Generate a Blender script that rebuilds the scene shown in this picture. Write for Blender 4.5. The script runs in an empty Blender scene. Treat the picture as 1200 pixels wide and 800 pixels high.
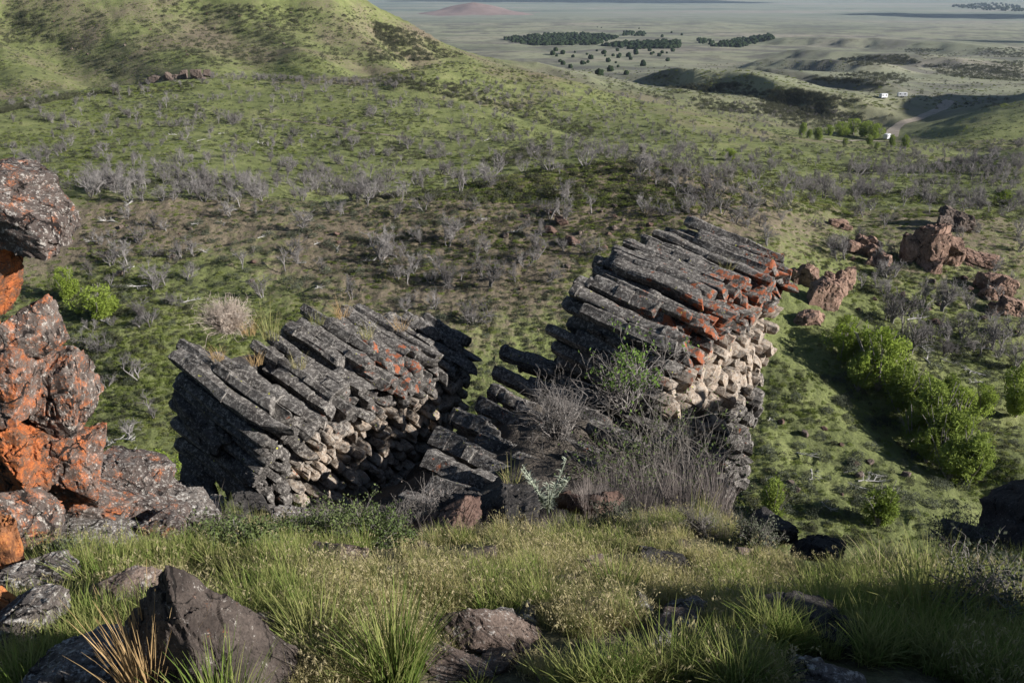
import bpy, math, random
import numpy as np
from mathutils import Vector, Matrix
random.seed(7); rng = np.random.default_rng(7)
sc = bpy.context.scene
COL = sc.collection
R = math.radians
# ------------------------------------------------------------------ camera maths
F = 1067.0; PITCH = R(21.5)
cp, sp = math.cos(PITCH), math.sin(PITCH)
def ray(u, v):
    dx = (u-600)/F; dy = (400-v)/F
    return dx, cp+dy*sp, -sp+dy*cp            # direction with unit depth
def at(u, v, Y):                              # world point on the sight line at forward distance Y
    x, y, z = ray(u, v); k = Y/y
    return np.array([x*k, Y, z*k])
SUN_AZ = R(110); SUN_EL = R(22)                # azimuth from +Y towards +X
SUN = np.array([math.sin(SUN_AZ)*math.cos(SUN_EL), math.cos(SUN_AZ)*math.cos(SUN_EL), math.sin(SUN_EL)])
# ------------------------------------------------------------------ numpy noise
def _hash(ix, iy, iz, seed):
    h = (ix.astype(np.int64)*374761393 + iy.astype(np.int64)*668265263 + iz.astype(np.int64)*2147483647 + seed*974634541) & 0xffffffff
    h = ((h ^ (h >> 13))*1274126177) & 0xffffffff
    h = ((h ^ (h >> 16))*2246822519) & 0xffffffff
    return ((h ^ (h >> 15)) & 0xffffff)/float(0xffffff)
def vnoise(x, y, z, seed=0):
    ix = np.floor(x); iy = np.floor(y); iz = np.floor(z)
    fx = x-ix; fy = y-iy; fz = z-iz
    fx = fx*fx*fx*(fx*(fx*6-15)+10); fy = fy*fy*fy*(fy*(fy*6-15)+10); fz = fz*fz*fz*(fz*(fz*6-15)+10)
    r = 0
    for a in (0, 1):
        for b in (0, 1):
            for c in (0, 1):
                w = (fx if a else 1-fx)*(fy if b else 1-fy)*(fz if c else 1-fz)
                r = r + w*_hash(ix+a, iy+b, iz+c, seed)
    return r*2-1
def fbm(P, scale, oct=4, seed=0, gain=.5):
    s = 0; a = 1; t = 0
    q = np.asarray(P, float)/scale
    for o in range(oct):
        s = s + a*vnoise(q[..., 0]+o*17.3, q[..., 1]-o*9.1, q[..., 2]+o*3.7, seed+o); t += a
        q = q*2.03; a *= gain
    return s/t
def smooth(e0, e1, x):
    t = np.clip((x-e0)/(e1-e0), 0, 1); return t*t*(3-2*t)
# ------------------------------------------------------------------ object helpers
def props(o, label=None, cat=None, group=None, kind=None):
    if label: o['label'] = label
    if cat: o['category'] = cat
    if group: o['group'] = group
    if kind: o['kind'] = kind
    return o
def mesh(name, V, faces, mat, shade=False, attrs=None, sharp=None):
    """faces: list of (n,k) int arrays or a list of tuples"""
    V = np.asarray(V, np.float32)
    me = bpy.data.meshes.new(name)
    if isinstance(faces, np.ndarray): faces = [faces]
    if len(faces) == 0:
        me.vertices.add(len(V)); me.vertices.foreach_set('co', V.ravel()); me.update(); return me
    if len(faces) and not isinstance(faces[0], np.ndarray):
        me.from_pydata(V.tolist(), [], [tuple(f) for f in faces])
    else:
        faces = [f for f in faces if len(f)]
        nl = sum(f.size for f in faces); nf = sum(len(f) for f in faces)
        me.vertices.add(len(V)); me.vertices.foreach_set('co', V.ravel())
        me.loops.add(nl); me.loops.foreach_set('vertex_index', np.concatenate([f.ravel() for f in faces]).astype(np.int32))
        me.polygons.add(nf)
        tot = np.concatenate([np.full(len(f), f.shape[1]) for f in faces])
        st = np.concatenate([[0], np.cumsum(tot)[:-1]])
        me.polygons.foreach_set('loop_start', st.astype(np.int32))
        me.update(calc_edges=True)
    if shade: me.polygons.foreach_set('use_smooth', np.ones(len(me.polygons), bool))
    if attrs:
        for k, a in attrs.items():
            at_ = me.attributes.new(k, 'FLOAT', 'POINT'); at_.data.foreach_set('value', np.asarray(a, np.float32))
    if sharp: me.set_sharp_from_angle(angle=R(sharp))
    if mat: me.materials.append(mat)
    me.update()
    return me
def add(name, me, loc=(0, 0, 0), parent=None, rot=None, scale=None, coll=None):
    o = bpy.data.objects.new(name, me); (coll or COL).objects.link(o)
    o.location = loc
    if rot is not None: o.rotation_euler = rot
    if scale is not None: o.scale = scale if hasattr(scale, '__len__') else (scale,)*3
    if parent: o.parent = parent
    return o
def empty(name, loc, rz=0):
    o = bpy.data.objects.new(name, None); COL.objects.link(o); o.location = loc; o.rotation_euler = (0, 0, rz)
    o.empty_display_size = .2
    return o
def copy_tree(o):
    c = o.copy(); COL.objects.link(c)
    for ch in list(o.children):
        d = ch.copy(); COL.objects.link(d); d.parent = c
    return c
def basis(d):
    d = np.asarray(d, float); d = d/np.linalg.norm(d)
    a = np.array([0, 0, 1.]) if abs(d[2]) < .9 else np.array([1., 0, 0])
    s = np.cross(d, a); s /= np.linalg.norm(s); return d, s, np.cross(s, d)
class Tubes:
    """many tapering tubes in one mesh"""
    def __init__(s): s.V = []; s.F = []; s.n = 0
    def add(s, pts, rad, k=4):
        pts = np.asarray(pts, float); n = len(pts)
        t = np.gradient(pts, axis=0); t /= np.maximum(np.linalg.norm(t, axis=1)[:, None], 1e-9)
        a = np.array([0, 0, 1.]) if abs(t[0][2]) < .8 else np.array([1., 0, 0])
        sd = np.cross(t, a); sd /= np.maximum(np.linalg.norm(sd, axis=1)[:, None], 1e-9); up = np.cross(sd, t)
        ang = np.arange(k)*2*math.pi/k
        rad = np.asarray(rad, float)
        ring = pts[:, None, :]+rad[:, None, None]*(np.cos(ang)[None, :, None]*sd[:, None, :]+np.sin(ang)[None, :, None]*up[:, None, :])
        s.V.append(ring.reshape(-1, 3))
        i = np.arange(n-1)[:, None]*k; j = np.arange(k)[None, :]; j2 = (j+1) % k
        s.F.append((np.stack([i+j, i+j2, i+k+j2, i+k+j], -1).reshape(-1, 4))+s.n)
        s.n += n*k
    def mesh(s, name, mat): return mesh(name, np.concatenate(s.V), np.concatenate(s.F), mat, shade=True)
def blades(base, az, length, lean, width, droop, segs=3, twist=None):
    """ribbon grass blades; returns V,F"""
    base = np.asarray(base, float); N = len(base)
    t = np.linspace(0, 1, segs+1)
    hor = np.stack([np.cos(az), np.sin(az), 0*az], -1)
    sd = np.stack([-np.sin(az), np.cos(az), 0*az], -1)
    if twist is not None:
        c, s_ = np.cos(twist)[:, None], np.sin(twist)[:, None]; sd = sd*c+hor*s_
    V = np.zeros((N, segs+1, 2, 3))
    for i, q in enumerate(t):
        ang = lean+droop*q
        p = base+length[:, None]*((q*np.sin(lean+droop*q*.6))[:, None]*hor+(q*np.cos(lean+droop*q*.6))[:, None]*np.array([0, 0, 1.]))
        w = width*(1-q**1.6*.92)*.5
        V[:, i, 0] = p-sd*w[:, None]; V[:, i, 1] = p+sd*w[:, None]
    b = np.arange(N)[:, None]*(2*(segs+1)); i = np.arange(segs)[None, :]*2
    Fq = np.stack([b+i, b+i+1, b+i+3, b+i+2], -1).reshape(-1, 4)
    return V.reshape(-1, 3), Fq
def brnd(V, segs, r=rng): return np.repeat(r.random(len(V)//(2*(segs+1))), 2*(segs+1))
def cards(P, size, aspect=.5, up_bias=.3, r=rng):
    """leaf shaped quads at points P"""
    N = len(P); d = r.normal(size=(N, 3)); d[:, 2] += up_bias; d /= np.linalg.norm(d, axis=1)[:, None]
    e = np.cross(d, r.normal(size=(N, 3))); e /= np.linalg.norm(e, axis=1)[:, None]
    L = np.asarray(size)*np.ones(N); L = L[:, None]
    V = np.stack([P-d*L*.5, P+e*L*aspect*.5, P+d*L*.5, P-e*L*aspect*.5], 1).reshape(-1, 3)
    return V, np.arange(4*N).reshape(N, 4)
# ------------------------------------------------------------------ materials
def nmat(name):
    m = bpy.data.materials.new(name); m.use_nodes = True
    nt = m.node_tree; nt.nodes.clear()
    return m, nt, nt.nodes, nt.links
def node(nt, typ, **kw):
    n = nt.nodes.new(typ)
    for k, v in kw.items():
        if k in n.inputs: n.inputs[k].default_value = v
        else: setattr(n, k, v)
    return n
def noise_n(nt, vec, scale, detail=4, rough=.6):
    n = node(nt, 'ShaderNodeTexNoise'); n.inputs['Scale'].default_value = scale
    n.inputs['Detail'].default_value = detail; n.inputs['Roughness'].default_value = rough
    nt.links.new(vec, n.inputs['Vector']); return n.outputs['Fac']
def ramp(nt, fac, *stops):
    n = node(nt, 'ShaderNodeValToRGB'); e = n.color_ramp.elements
    while len(e) < len(stops): e.new(.5)
    for el, (p, c) in zip(e, stops):
        el.position = p; el.color = (c, c, c, 1) if not hasattr(c, '__len__') else (*c, 1)
    nt.links.new(fac, n.inputs['Fac']); return n.outputs['Color']
def mixc(nt, fac, a, b, mode='MIX'):
    n = node(nt, 'ShaderNodeMix', data_type='RGBA', blend_type=mode)
    for s, v in (('Factor', fac), ('A', a), ('B', b)):
        i = [q for q in n.inputs if q.name == s and q.enabled][0] if s == 'Factor' else [q for q in n.inputs if q.name == s and q.type == 'RGBA'][0]
        if hasattr(v, 'is_output'): nt.links.new(v, i)
        elif hasattr(v, '__len__'): i.default_value = (*v, 1)
        else: i.default_value = v
    return [q for q in n.outputs if q.type == 'RGBA'][0]
def mth(nt, op, a, b=None):
    n = node(nt, 'ShaderNodeMath', operation=op)
    for i, v in enumerate((a, b)):
        if v is None: continue
        if hasattr(v, 'is_output'): nt.links.new(v, n.inputs[i])
        else: n.inputs[i].default_value = v
    return n.outputs[0]
def pos(nt): return node(nt, 'ShaderNodeNewGeometry').outputs['Position']
def mapv(nt, vec, scale):
    n = node(nt, 'ShaderNodeMapping'); n.inputs['Scale'].default_value = scale; nt.links.new(vec, n.inputs['Vector']); return n.outputs[0]
def finish(nt, col, rough=.9, height=None, bump=.5, dist=.02, spec=.2):
    b = node(nt, 'ShaderNodeBsdfPrincipled'); b.inputs['Roughness'].default_value = rough
    b.inputs['Specular IOR Level'].default_value = spec
    if hasattr(col, 'is_output'): nt.links.new(col, b.inputs['Base Color'])
    else: b.inputs['Base Color'].default_value = (*col, 1)
    if height is not None:
        bp = node(nt, 'ShaderNodeBump'); bp.inputs['Strength'].default_value = bump; bp.inputs['Distance'].default_value = dist
        nt.links.new(height, bp.inputs['Height']); nt.links.new(bp.outputs[0], b.inputs['Normal'])
    o = node(nt, 'ShaderNodeOutputMaterial'); nt.links.new(b.outputs[0], o.inputs['Surface'])
def rock_mat(name, dark, light, pale=(.32, .31, .29), pale_amt=.35, orange=0., s=1., tan=False, yellow=0., orange_col=(.36, .085, .027)):
    m, nt, N, L = nmat(name); p = pos(nt)
    n1 = noise_n(nt, p, 2.2*s, 6, .65); n2 = noise_n(nt, p, 9*s, 6, .7); n3 = noise_n(nt, p, 28*s, 5, .7)
    c = mixc(nt, ramp(nt, n1, (.36, 0.), (.66, 1.)), dark, light)
    c = mixc(nt, ramp(nt, n3, (.42, 0.), (.62, .55)), c, tuple(x*.35 for x in dark))
    if tan:
        at_ = node(nt, 'ShaderNodeAttribute', attribute_name='tan').outputs['Fac']
        tc = mixc(nt, ramp(nt, n2, (.35, 0.), (.65, 1.)), (.21, .155, .115), (.45, .37, .29))
        f = mth(nt, 'ADD', at_, mth(nt, 'ADD', mth(nt, 'MULTIPLY', mth(nt, 'SUBTRACT', n2, .5), 1.2), mth(nt, 'MULTIPLY', mth(nt, 'SUBTRACT', n1, .5), 1.5)))
        c = mixc(nt, ramp(nt, f, (.40, 0.), (.85, 1.)), c, tc)
    # crusts of pale lichen
    pf = mth(nt, 'ADD', mth(nt, 'MULTIPLY', n2, .6), mth(nt, 'MULTIPLY', n3, .4))
    th = .66-.28*pale_amt
    c = mixc(nt, ramp(nt, pf, (th-.02, 0.), (th+.035, .85)), c, pale)
    c = mixc(nt, ramp(nt, noise_n(nt, p, 17*s, 6, .75), (.57, 0.), (.62, .8)), c, tuple(x*.3 for x in dark))
    if orange > 0 or tan:
        n4 = noise_n(nt, p, 3.1*s, 7, .68)
        if tan:
            oa = node(nt, 'ShaderNodeAttribute', attribute_name='orange').outputs['Fac']
            f = mth(nt, 'ADD', n4, mth(nt, 'MULTIPLY', mth(nt, 'SUBTRACT', oa, .5), .35))
            c = mixc(nt, ramp(nt, f, (.57, 0.), (.63, .9)), c, (.25, .07, .027))
        else:
            th = .72-.36*orange
            f = ramp(nt, mth(nt, 'ADD', mth(nt, 'MULTIPLY', n4, .62), mth(nt, 'MULTIPLY', n3, .38)), (th-.05, 0.), (th+.07, .95))
            oc = mixc(nt, ramp(nt, n3, (.4, 0.), (.62, 1.)), orange_col, (orange_col[0]*1.1, orange_col[1]*1.6, orange_col[2]*1.5))
            c = mixc(nt, f, c, oc)
    if yellow > 0:
        c = mixc(nt, ramp(nt, noise_n(nt, p, 6.5*s, 5, .6), (.70-.05*yellow, 0.), (.72-.05*yellow, .9)), c, (.42, .42, .06))
    h = mth(nt, 'ADD', mth(nt, 'MULTIPLY', n2, .7), mth(nt, 'MULTIPLY', n3, .45))
    if not tan:
        vd = node(nt, 'ShaderNodeVectorMath', operation='MULTIPLY_ADD'); nn = node(nt, 'ShaderNodeTexNoise'); nn.inputs['Scale'].default_value = 3*s; nn.inputs['Detail'].default_value = 4; L.new(p, nn.inputs['Vector'])
        L.new(nn.outputs['Color'], vd.inputs[0]); vd.inputs[1].default_value = (.35/s,)*3; L.new(p, vd.inputs[2])
        vo = node(nt, 'ShaderNodeTexVoronoi', feature='DISTANCE_TO_EDGE'); vo.inputs['Scale'].default_value = 1.25*s; L.new(vd.outputs[0], vo.inputs['Vector'])
        ck = mth(nt, 'ADD', vo.outputs['Distance'], mth(nt, 'MULTIPLY', mth(nt, 'SUBTRACT', n1, .47), .25))
        k = ramp(nt, ck, (.0, 0.), (.022, 1.))
        c = mixc(nt, k, tuple(x*.25 for x in dark), c); h = mth(nt, 'ADD', h, mth(nt, 'MULTIPLY', k, .8))
    finish(nt, c, .92, h, .95, .05/s)
    return m
def leaf_mat(name, c1, c2, sc_=1.5, transl=.35, c3=None):
    m, nt, N, L = nmat(name); p = pos(nt)
    oi = node(nt, 'ShaderNodeObjectInfo').outputs['Random']
    rn = node(nt, 'ShaderNodeAttribute', attribute_name='rnd').outputs['Fac']
    f = mth(nt, 'ADD', mth(nt, 'MULTIPLY', noise_n(nt, p, sc_, 3, .7), .8), mth(nt, 'ADD', mth(nt, 'MULTIPLY', oi, .2), mth(nt, 'MULTIPLY', rn, .35)))
    stops = [(.3, c1), (.78, c2)] if c3 is None else [(.28, c1), (.52, c2), (.78, c3)]
    c = ramp(nt, f, *stops)
    d = node(nt, 'ShaderNodeBsdfDiffuse'); t = node(nt, 'ShaderNodeBsdfTranslucent')
    L.new(c, d.inputs[0]); L.new(c, t.inputs[0])
    mx = node(nt, 'ShaderNodeMixShader'); mx.inputs[0].default_value = transl
    L.new(d.outputs[0], mx.inputs[1]); L.new(t.outputs[0], mx.inputs[2])
    o = node(nt, 'ShaderNodeOutputMaterial'); L.new(mx.outputs[0], o.inputs['Surface'])
    return m
def plain_mat(name, c1, c2, s=8, rough=.85):
    m, nt, N, L = nmat(name); p = pos(nt)
    n = noise_n(nt, p, s, 4, .6)
    finish(nt, ramp(nt, n, (.35, c1), (.65, c2)), rough, n, .4, .02); return m

M = {}
M['basalt'] = rock_mat('basalt', (.042, .037, .034), (.125, .113, .103), pale=(.27, .25, .225), pale_amt=.48, tan=True, yellow=.3, s=1.7)
M['dark_brown_rock'] = rock_mat('dark_brown_rock', (.035, .027, .023), (.095, .075, .063), pale=(.30, .27, .24), pale_amt=.25, orange=.16, s=2.4)
M['basalt_flank'] = rock_mat('basalt_flank', (.035, .031, .028), (.10, .09, .082), pale=(.24, .22, .2), pale_amt=.42, s=1.9)
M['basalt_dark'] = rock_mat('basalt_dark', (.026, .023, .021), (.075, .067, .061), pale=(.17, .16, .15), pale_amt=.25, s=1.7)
M['lichen'] = rock_mat('lichen_rock', (.055, .042, .036), (.16, .13, .112), pale=(.40, .37, .33), pale_amt=.38, orange=.46, s=2)
M['lichen_dark'] = rock_mat('lichen_dark_rock', (.045, .034, .03), (.12, .095, .082), pale=(.33, .305, .275), pale_amt=.42, orange=.36, s=2.4)
M['lichen_strong'] = rock_mat('lichen_rock_orange', (.06, .035, .025), (.15, .09, .06), pale=(.35, .30, .26), pale_amt=.25, orange=.62, s=2.3)
M['lichen_mid'] = rock_mat('lichen_rock_mixed', (.058, .042, .034), (.165, .12, .10), pale=(.36, .33, .30), pale_amt=.36, orange=.50, s=2.3)
M['brown_rock'] = rock_mat('brown_rock', (.07, .05, .04), (.18, .135, .11), pale=(.33, .30, .27), pale_amt=.32, orange=.14, s=2.2)
M['grey_rock'] = rock_mat('grey_rock', (.06, .050, .044), (.17, .145, .127), pale=(.36, .34, .31), pale_amt=.44, orange=.16, s=2.2)
M['rust_rock'] = rock_mat('rust_rock', (.11, .045, .022), (.26, .12, .06), pale=(.30, .25, .2), pale_amt=.15, orange=.62, s=2, orange_col=(.33, .10, .035))
M['pink_rock'] = rock_mat('pink_rock', (.13, .080, .060), (.36, .23, .17), pale=(.42, .32, .25), pale_amt=.3, s=.5)
M['red_rock'] = rock_mat('red_rock', (.08, .048, .038), (.17, .11, .085), pale=(.28, .22, .18), pale_amt=.2, s=1)
M['dead_wood'] = plain_mat('dead_wood', (.13, .118, .112), (.27, .25, .235), 1.5)
M['dead_wood_dark'] = plain_mat('dead_wood_dark', (.085, .075, .072), (.20, .185, .175), .6)
M['white_wood'] = plain_mat('white_wood', (.26, .245, .225), (.46, .44, .41), 3)
M['twig'] = plain_mat('twig', (.11, .095, .085), (.27, .245, .225), 5)
M['twig_dark'] = plain_mat('twig_dark', (.08, .07, .06), (.20, .18, .16), 5)
M['pale_twig'] = plain_mat('pale_twig', (.32, .26, .21), (.52, .44, .37), 6)
M['cheat'] = leaf_mat('cheatgrass', (.095, .140, .034), (.195, .225, .075), 1.3, .42, (.42, .36, .17))
M['cheat_far'] = leaf_mat('slope_grass', (.088, .112, .032), (.165, .20, .054), .10, .35, (.23, .215, .095))
M['heads'] = leaf_mat('seed_heads', (.20, .19, .085), (.40, .34, .20), 2.0, .4)
M['tuft'] = leaf_mat('tuft_blades', (.060, .105, .020), (.15, .205, .048), 4, .4, (.27, .27, .10))
M['straw'] = leaf_mat('straw', (.30, .19, .085), (.50, .35, .18), 6, .3)
M['grey_straw'] = leaf_mat('grey_straw', (.17, .14, .125), (.31, .265, .24), 4, .3)
M['sage'] = leaf_mat('sage_leaves', (.060, .068, .045), (.15, .16, .115), .5, .25)
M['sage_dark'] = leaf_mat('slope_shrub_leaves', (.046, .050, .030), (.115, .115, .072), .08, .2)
M['sage_near'] = leaf_mat('near_sage_leaves', (.07, .10, .035), (.17, .20, .085), 3, .3)
M['willow'] = leaf_mat('willow_leaves', (.115, .155, .030), (.25, .305, .075), .35, .35)
M['willow_bright'] = leaf_mat('spring_leaves', (.15, .205, .030), (.30, .36, .085), .4, .4)
M['currant'] = leaf_mat('bush_leaves', (.085, .14, .035), (.19, .28, .07), 4, .4)
M['juniper'] = leaf_mat('juniper_foliage', (.012, .020, .010), (.03, .042, .02), .02, .1)
M['mullein'] = leaf_mat('woolly_leaves', (.30, .33, .25), (.46, .48, .38), 6, .2)
def terrain_mat():
    m, nt, N, L = nmat('terrain'); p = pos(nt)
    d = node(nt, 'ShaderNodeVectorMath', operation='LENGTH'); L.new(p, d.inputs[0]); dist = d.outputs['Value']
    # slope vegetation: grass greens broken by brown soil
    nA = noise_n(nt, p, .022, 5, .6); nB = noise_n(nt, p, .16, 6, .68); nC = noise_n(nt, p, 1.1, 6, .7); nD = noise_n(nt, p, 14, 5, .7)
    green = ramp(nt, nB, (.30, (.080, .089, .038)), (.5, (.142, .160, .058)), (.68, (.205, .21, .090)))
    nE = noise_n(nt, p, 3.6, 4, .75); green = mixc(nt, ramp(nt, nE, (.50, 0.), (.66, .75)), green, (.060, .062, .032))
    soil = ramp(nt, nC, (.3, (.085, .066, .048)), (.7, (.21, .165, .122)))
    f = mth(nt, 'ADD', mth(nt, 'MULTIPLY', nA, .55), mth(nt, 'MULTIPLY', nC, .45))
    br = node(nt, 'ShaderNodeAttribute', attribute_name='brown').outputs['Fac']
    f = mth(nt, 'ADD', f, mth(nt, 'MULTIPLY', br, .16))
    slope = mixc(nt, ramp(nt, f, (.50, 0.), (.60, .9)), green, soil)
    # near ground: litter and dirt
    near = ramp(nt, nD, (.3, (.050, .040, .028)), (.55, (.11, .092, .060)), (.75, (.19, .165, .105)))
    near = mixc(nt, ramp(nt, nC, (.45, 0.), (.65, .6)), near, (.085, .095, .035))
    # plain: pale steppe with bands
    q = mapv(nt, p, (.0016, .0050, .001))
    b1 = noise_n(nt, q, 1.0, 6, .6); b2 = noise_n(nt, p, .012, 5, .65)
    steppe = ramp(nt, b1, (.34, (.125, .133, .092)), (.5, (.215, .218, .145)), (.64, (.235, .212, .165)))
    steppe = mixc(nt, ramp(nt, b2, (.47, 0.), (.60, .8)), steppe, (.095, .090, .080))
    steppe = mixc(nt, ramp(nt, noise_n(nt, p, .05, 4, .7), (.52, 0.), (.66, .6)), steppe, (.085, .085, .050))
    far = ramp(nt, noise_n(nt, mapv(nt, p, (.0004, .0016, .001)), 1.0, 5, .6), (.35, (.115, .135, .11)), (.52, (.18, .195, .15)), (.66, (.225, .205, .175)))
    def step(a, b):
        n = node(nt, 'ShaderNodeMapRange', interpolation_type='SMOOTHSTEP'); L.new(dist, n.inputs['Value'])
        n.inputs['From Min'].default_value = a; n.inputs['From Max'].default_value = b; return n.outputs[0]
    c = mixc(nt, step(16, 30), near, slope)
    pl = node(nt, 'ShaderNodeAttribute', attribute_name='plain').outputs['Fac']
    c = mixc(nt, pl, c, steppe)
    c = mixc(nt, step(2600, 5000), c, far)
    rk = node(nt, 'ShaderNodeAttribute', attribute_name='rocky').outputs['Fac']
    c = mixc(nt, rk, c, ramp(nt, nC, (.3, (.035, .03, .026)), (.7, (.12, .10, .085))))
    h = mth(nt, 'ADD', mth(nt, 'MULTIPLY', nC, 1.), mth(nt, 'MULTIPLY', nD, .08))
    finish(nt, c, .95, h, .8, .5, .1)
    return m
M['terrain'] = terrain_mat()
# ------------------------------------------------------------------ terrain
def pchip(x, y, xi):
    h = np.diff(x); dl = np.diff(y)/h; n = len(x); d = np.zeros(n)
    for i in range(1, n-1):
        if dl[i-1]*dl[i] > 0:
            w1 = 2*h[i]+h[i-1]; w2 = h[i]+2*h[i-1]; d[i] = (w1+w2)/(w1/dl[i-1]+w2/dl[i])
    d[0] = dl[0]; d[-1] = dl[-1]
    k = np.clip(np.searchsorted(x, xi)-1, 0, n-2); t = (xi-x[k])/h[k]
    return ((1+2*t)*(1-t)**2*y[k]+t*(1-t)**2*h[k]*d[k]+t*t*(3-2*t)*y[k+1]+t*t*(t-1)*h[k]*d[k+1])
# feature lines running across the view: (u, v, Y)
LINES = [
 [(-80,800,4.0),(600,800,4.0),(1280,800,4.0)],
 [(-80,690,5.9),(600,700,5.6),(900,715,5.6),(1280,705,5.8)],
 [(-80,655,7.6),(100,650,7.6),(300,632,8.2),(400,646,8.0),(480,638,8.3),(540,642,8.2),(600,630,8.5),(670,640,8.3),(740,626,8.6),(800,622,8.6),(860,636,8.2),(950,672,7.6),(1060,668,7.6),(1280,668,7.6)],
 [(-80,600,11),(150,600,11.2),(400,604,11.8),(560,585,11.6),(720,585,11.8),(860,615,11.6),(950,690,11),(1280,690,11)],
 [(-80,640,15),(150,650,15.5),(300,640,16),(420,600,16.5),(520,530,16.0),(620,470,16.0),(720,470,16.5),(800,560,17),(900,650,17),(1000,720,16),(1280,720,16)],
 [(-80,640,21),(200,660,21),(420,620,22),(540,520,21),(640,470,19.5),(720,440,20),(800,520,22),(900,680,22),(1280,700,24)],
 [(-80,620,52),(200,605,54),(500,590,55),(800,600,54),(900,618,52),(1000,625,52),(1100,620,53),(1280,615,54)],
 [(-80,500,70),(200,500,70),(500,480,70),(800,470,70),(900,480,68),(1000,505,66),(1130,560,60),(1280,570,60)],
 [(-80,390,82),(200,390,81),(500,370,82),(800,350,83),(950,395,78),(1060,470,72),(1160,500,70),(1280,520,69)],
 [(-80,300,97),(200,300,97),(450,300,96),(640,270,100),(800,255,101),(900,290,96),(1000,335,93),(1100,365,90),(1280,380,90)],
 [(-80,236,113),(200,228,113),(380,243,108),(520,227,111),(620,208,116),(720,192,120),(800,197,119),(900,235,114),(1000,270,112),(1100,262,113),(1280,290,112)],
 [(-80,214,145),(200,208,148),(400,236,147),(520,238,146),(620,222,146),(720,208,152),(800,196,150),(900,210,145),(1000,232,142),(1100,232,142),(1280,250,140)],
 [(-80,165,205),(200,150,210),(400,165,205),(520,190,195),(640,198,190),(720,196,190),(800,188,190),(900,198,185),(1000,210,185),(1100,220,180),(1280,215,180)],
 [(-80,128,262),(0,124,264),(130,105,272),(270,88,282),(350,91,282),(450,102,278),(560,128,262),(640,150,250),(720,170,240),(800,178,236),(900,188,232),(1000,206,226),(1080,205,224),(1200,180,228),(1280,170,230)],
 [(-80,150,330),(0,146,330),(130,130,335),(270,117,345),(350,122,345),(450,130,340),(560,150,320),(640,160,310),(800,160,310),(900,172,310),(1000,182,305),(1100,192,305),(1200,190,310),(1280,190,310)],
 [(-80,124,385),(0,121,385),(130,103,390),(200,99,395),(300,92,400),(400,92,405),(470,80,415),(520,71,425),(600,91,430),(700,108,435),(800,130,430),(900,158,420),(1000,168,420),(1060,171,420),(1200,172,420),(1280,170,420)],
 [(-80,60,480),(100,50,490),(200,50,490),(300,40,500),(400,38,515),(470,62,520),(520,88,520),(600,102,520),(700,110,520),(800,132,510),(900,155,500),(1000,160,500),(1060,160,500),(1110,150,500),(1200,125,500),(1280,95,500)],
 [(-80,-60,640),(100,-55,640),(300,-38,630),(380,-18,620),(430,6,610),(480,32,600),(520,53,600),(560,70,600),(600,81,600),(640,90,600),(700,101,610),(750,106,620),(850,118,620),(950,128,620),(1040,140,600),(1080,133,590),(1130,128,580),(1200,114,570),(1280,85,570)],
 [(-80,-30,800),(300,-20,800),(430,30,780),(480,55,770),(560,80,740),(640,87,740),(750,102,720),(800,97,725),(860,96,725),(950,108,720),(1040,114,720),(1100,118,700),(1200,122,680),(1280,120,680)],
]
ZFAR = [(1000, -92), (1500, -104), (2300, -120), (4000, -136), (9000, -156), (16000, -176), (30000, -220)]
th_tab = np.radians(np.arange(-180, 180.01, .25))
def gauss(a, s):
    k = np.arange(-int(4*s), int(4*s)+1); g = np.exp(-.5*(k/s)**2); g /= g.sum()
    return np.convolve(np.pad(a, len(k)//2, mode='edge'), g, 'valid')
RT = []; ZT = []
for ln in LINES:
    P = np.array([at(*q) for q in ln])
    th = np.arctan2(P[:, 0], P[:, 1]); r = np.hypot(P[:, 0], P[:, 1]); z = P[:, 2]
    RT.append(gauss(np.interp(th_tab, th, r), 3)); ZT.append(gauss(np.interp(th_tab, th, z), 3))
for Y, z in ZFAR: RT.append(np.full(len(th_tab), Y*1.05)); ZT.append(np.full(len(th_tab), float(z)))
RT.insert(0, np.full(len(th_tab), 1.2)); ZT.insert(0, np.full(len(th_tab), -2.25))
RT.insert(0, np.full(len(th_tab), .05)); ZT.insert(0, np.full(len(th_tab), -1.75))
RT = np.array(RT); ZT = np.array(ZT)
TH = np.radians(np.concatenate([np.arange(-180, -70, 2.5), np.arange(-70, -40, .8), np.arange(-40, 40, .11), np.arange(40, 70, .8), np.arange(70, 180.1, 2.5)]))
LR = np.concatenate([np.arange(math.log(.05), math.log(1.2), .12), np.arange(math.log(1.2), math.log(40), .0105), np.arange(math.log(40), math.log(1000), .0078), np.arange(math.log(1000), math.log(29000), .018)])
RR = np.exp(LR)
H = np.zeros((len(TH), len(LR)))
for i, t in enumerate(TH):
    f = (t-th_tab[0])/(th_tab[1]-th_tab[0]); a = min(int(f), len(th_tab)-2); f -= a
    rk = RT[:, a]*(1-f)+RT[:, a+1]*f; zk = ZT[:, a]*(1-f)+ZT[:, a+1]*f
    for k in range(1, len(rk)): rk[k] = max(rk[k], rk[k-1]*1.02)
    H[i] = pchip(np.log(rk), zk, LR)
XX = np.sin(TH)[:, None]*RR[None, :]; YY = np.cos(TH)[:, None]*RR[None, :]
P3 = np.stack([XX, YY, 0*XX], -1); RG = np.broadcast_to(RR[None, :], XX.shape)
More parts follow.
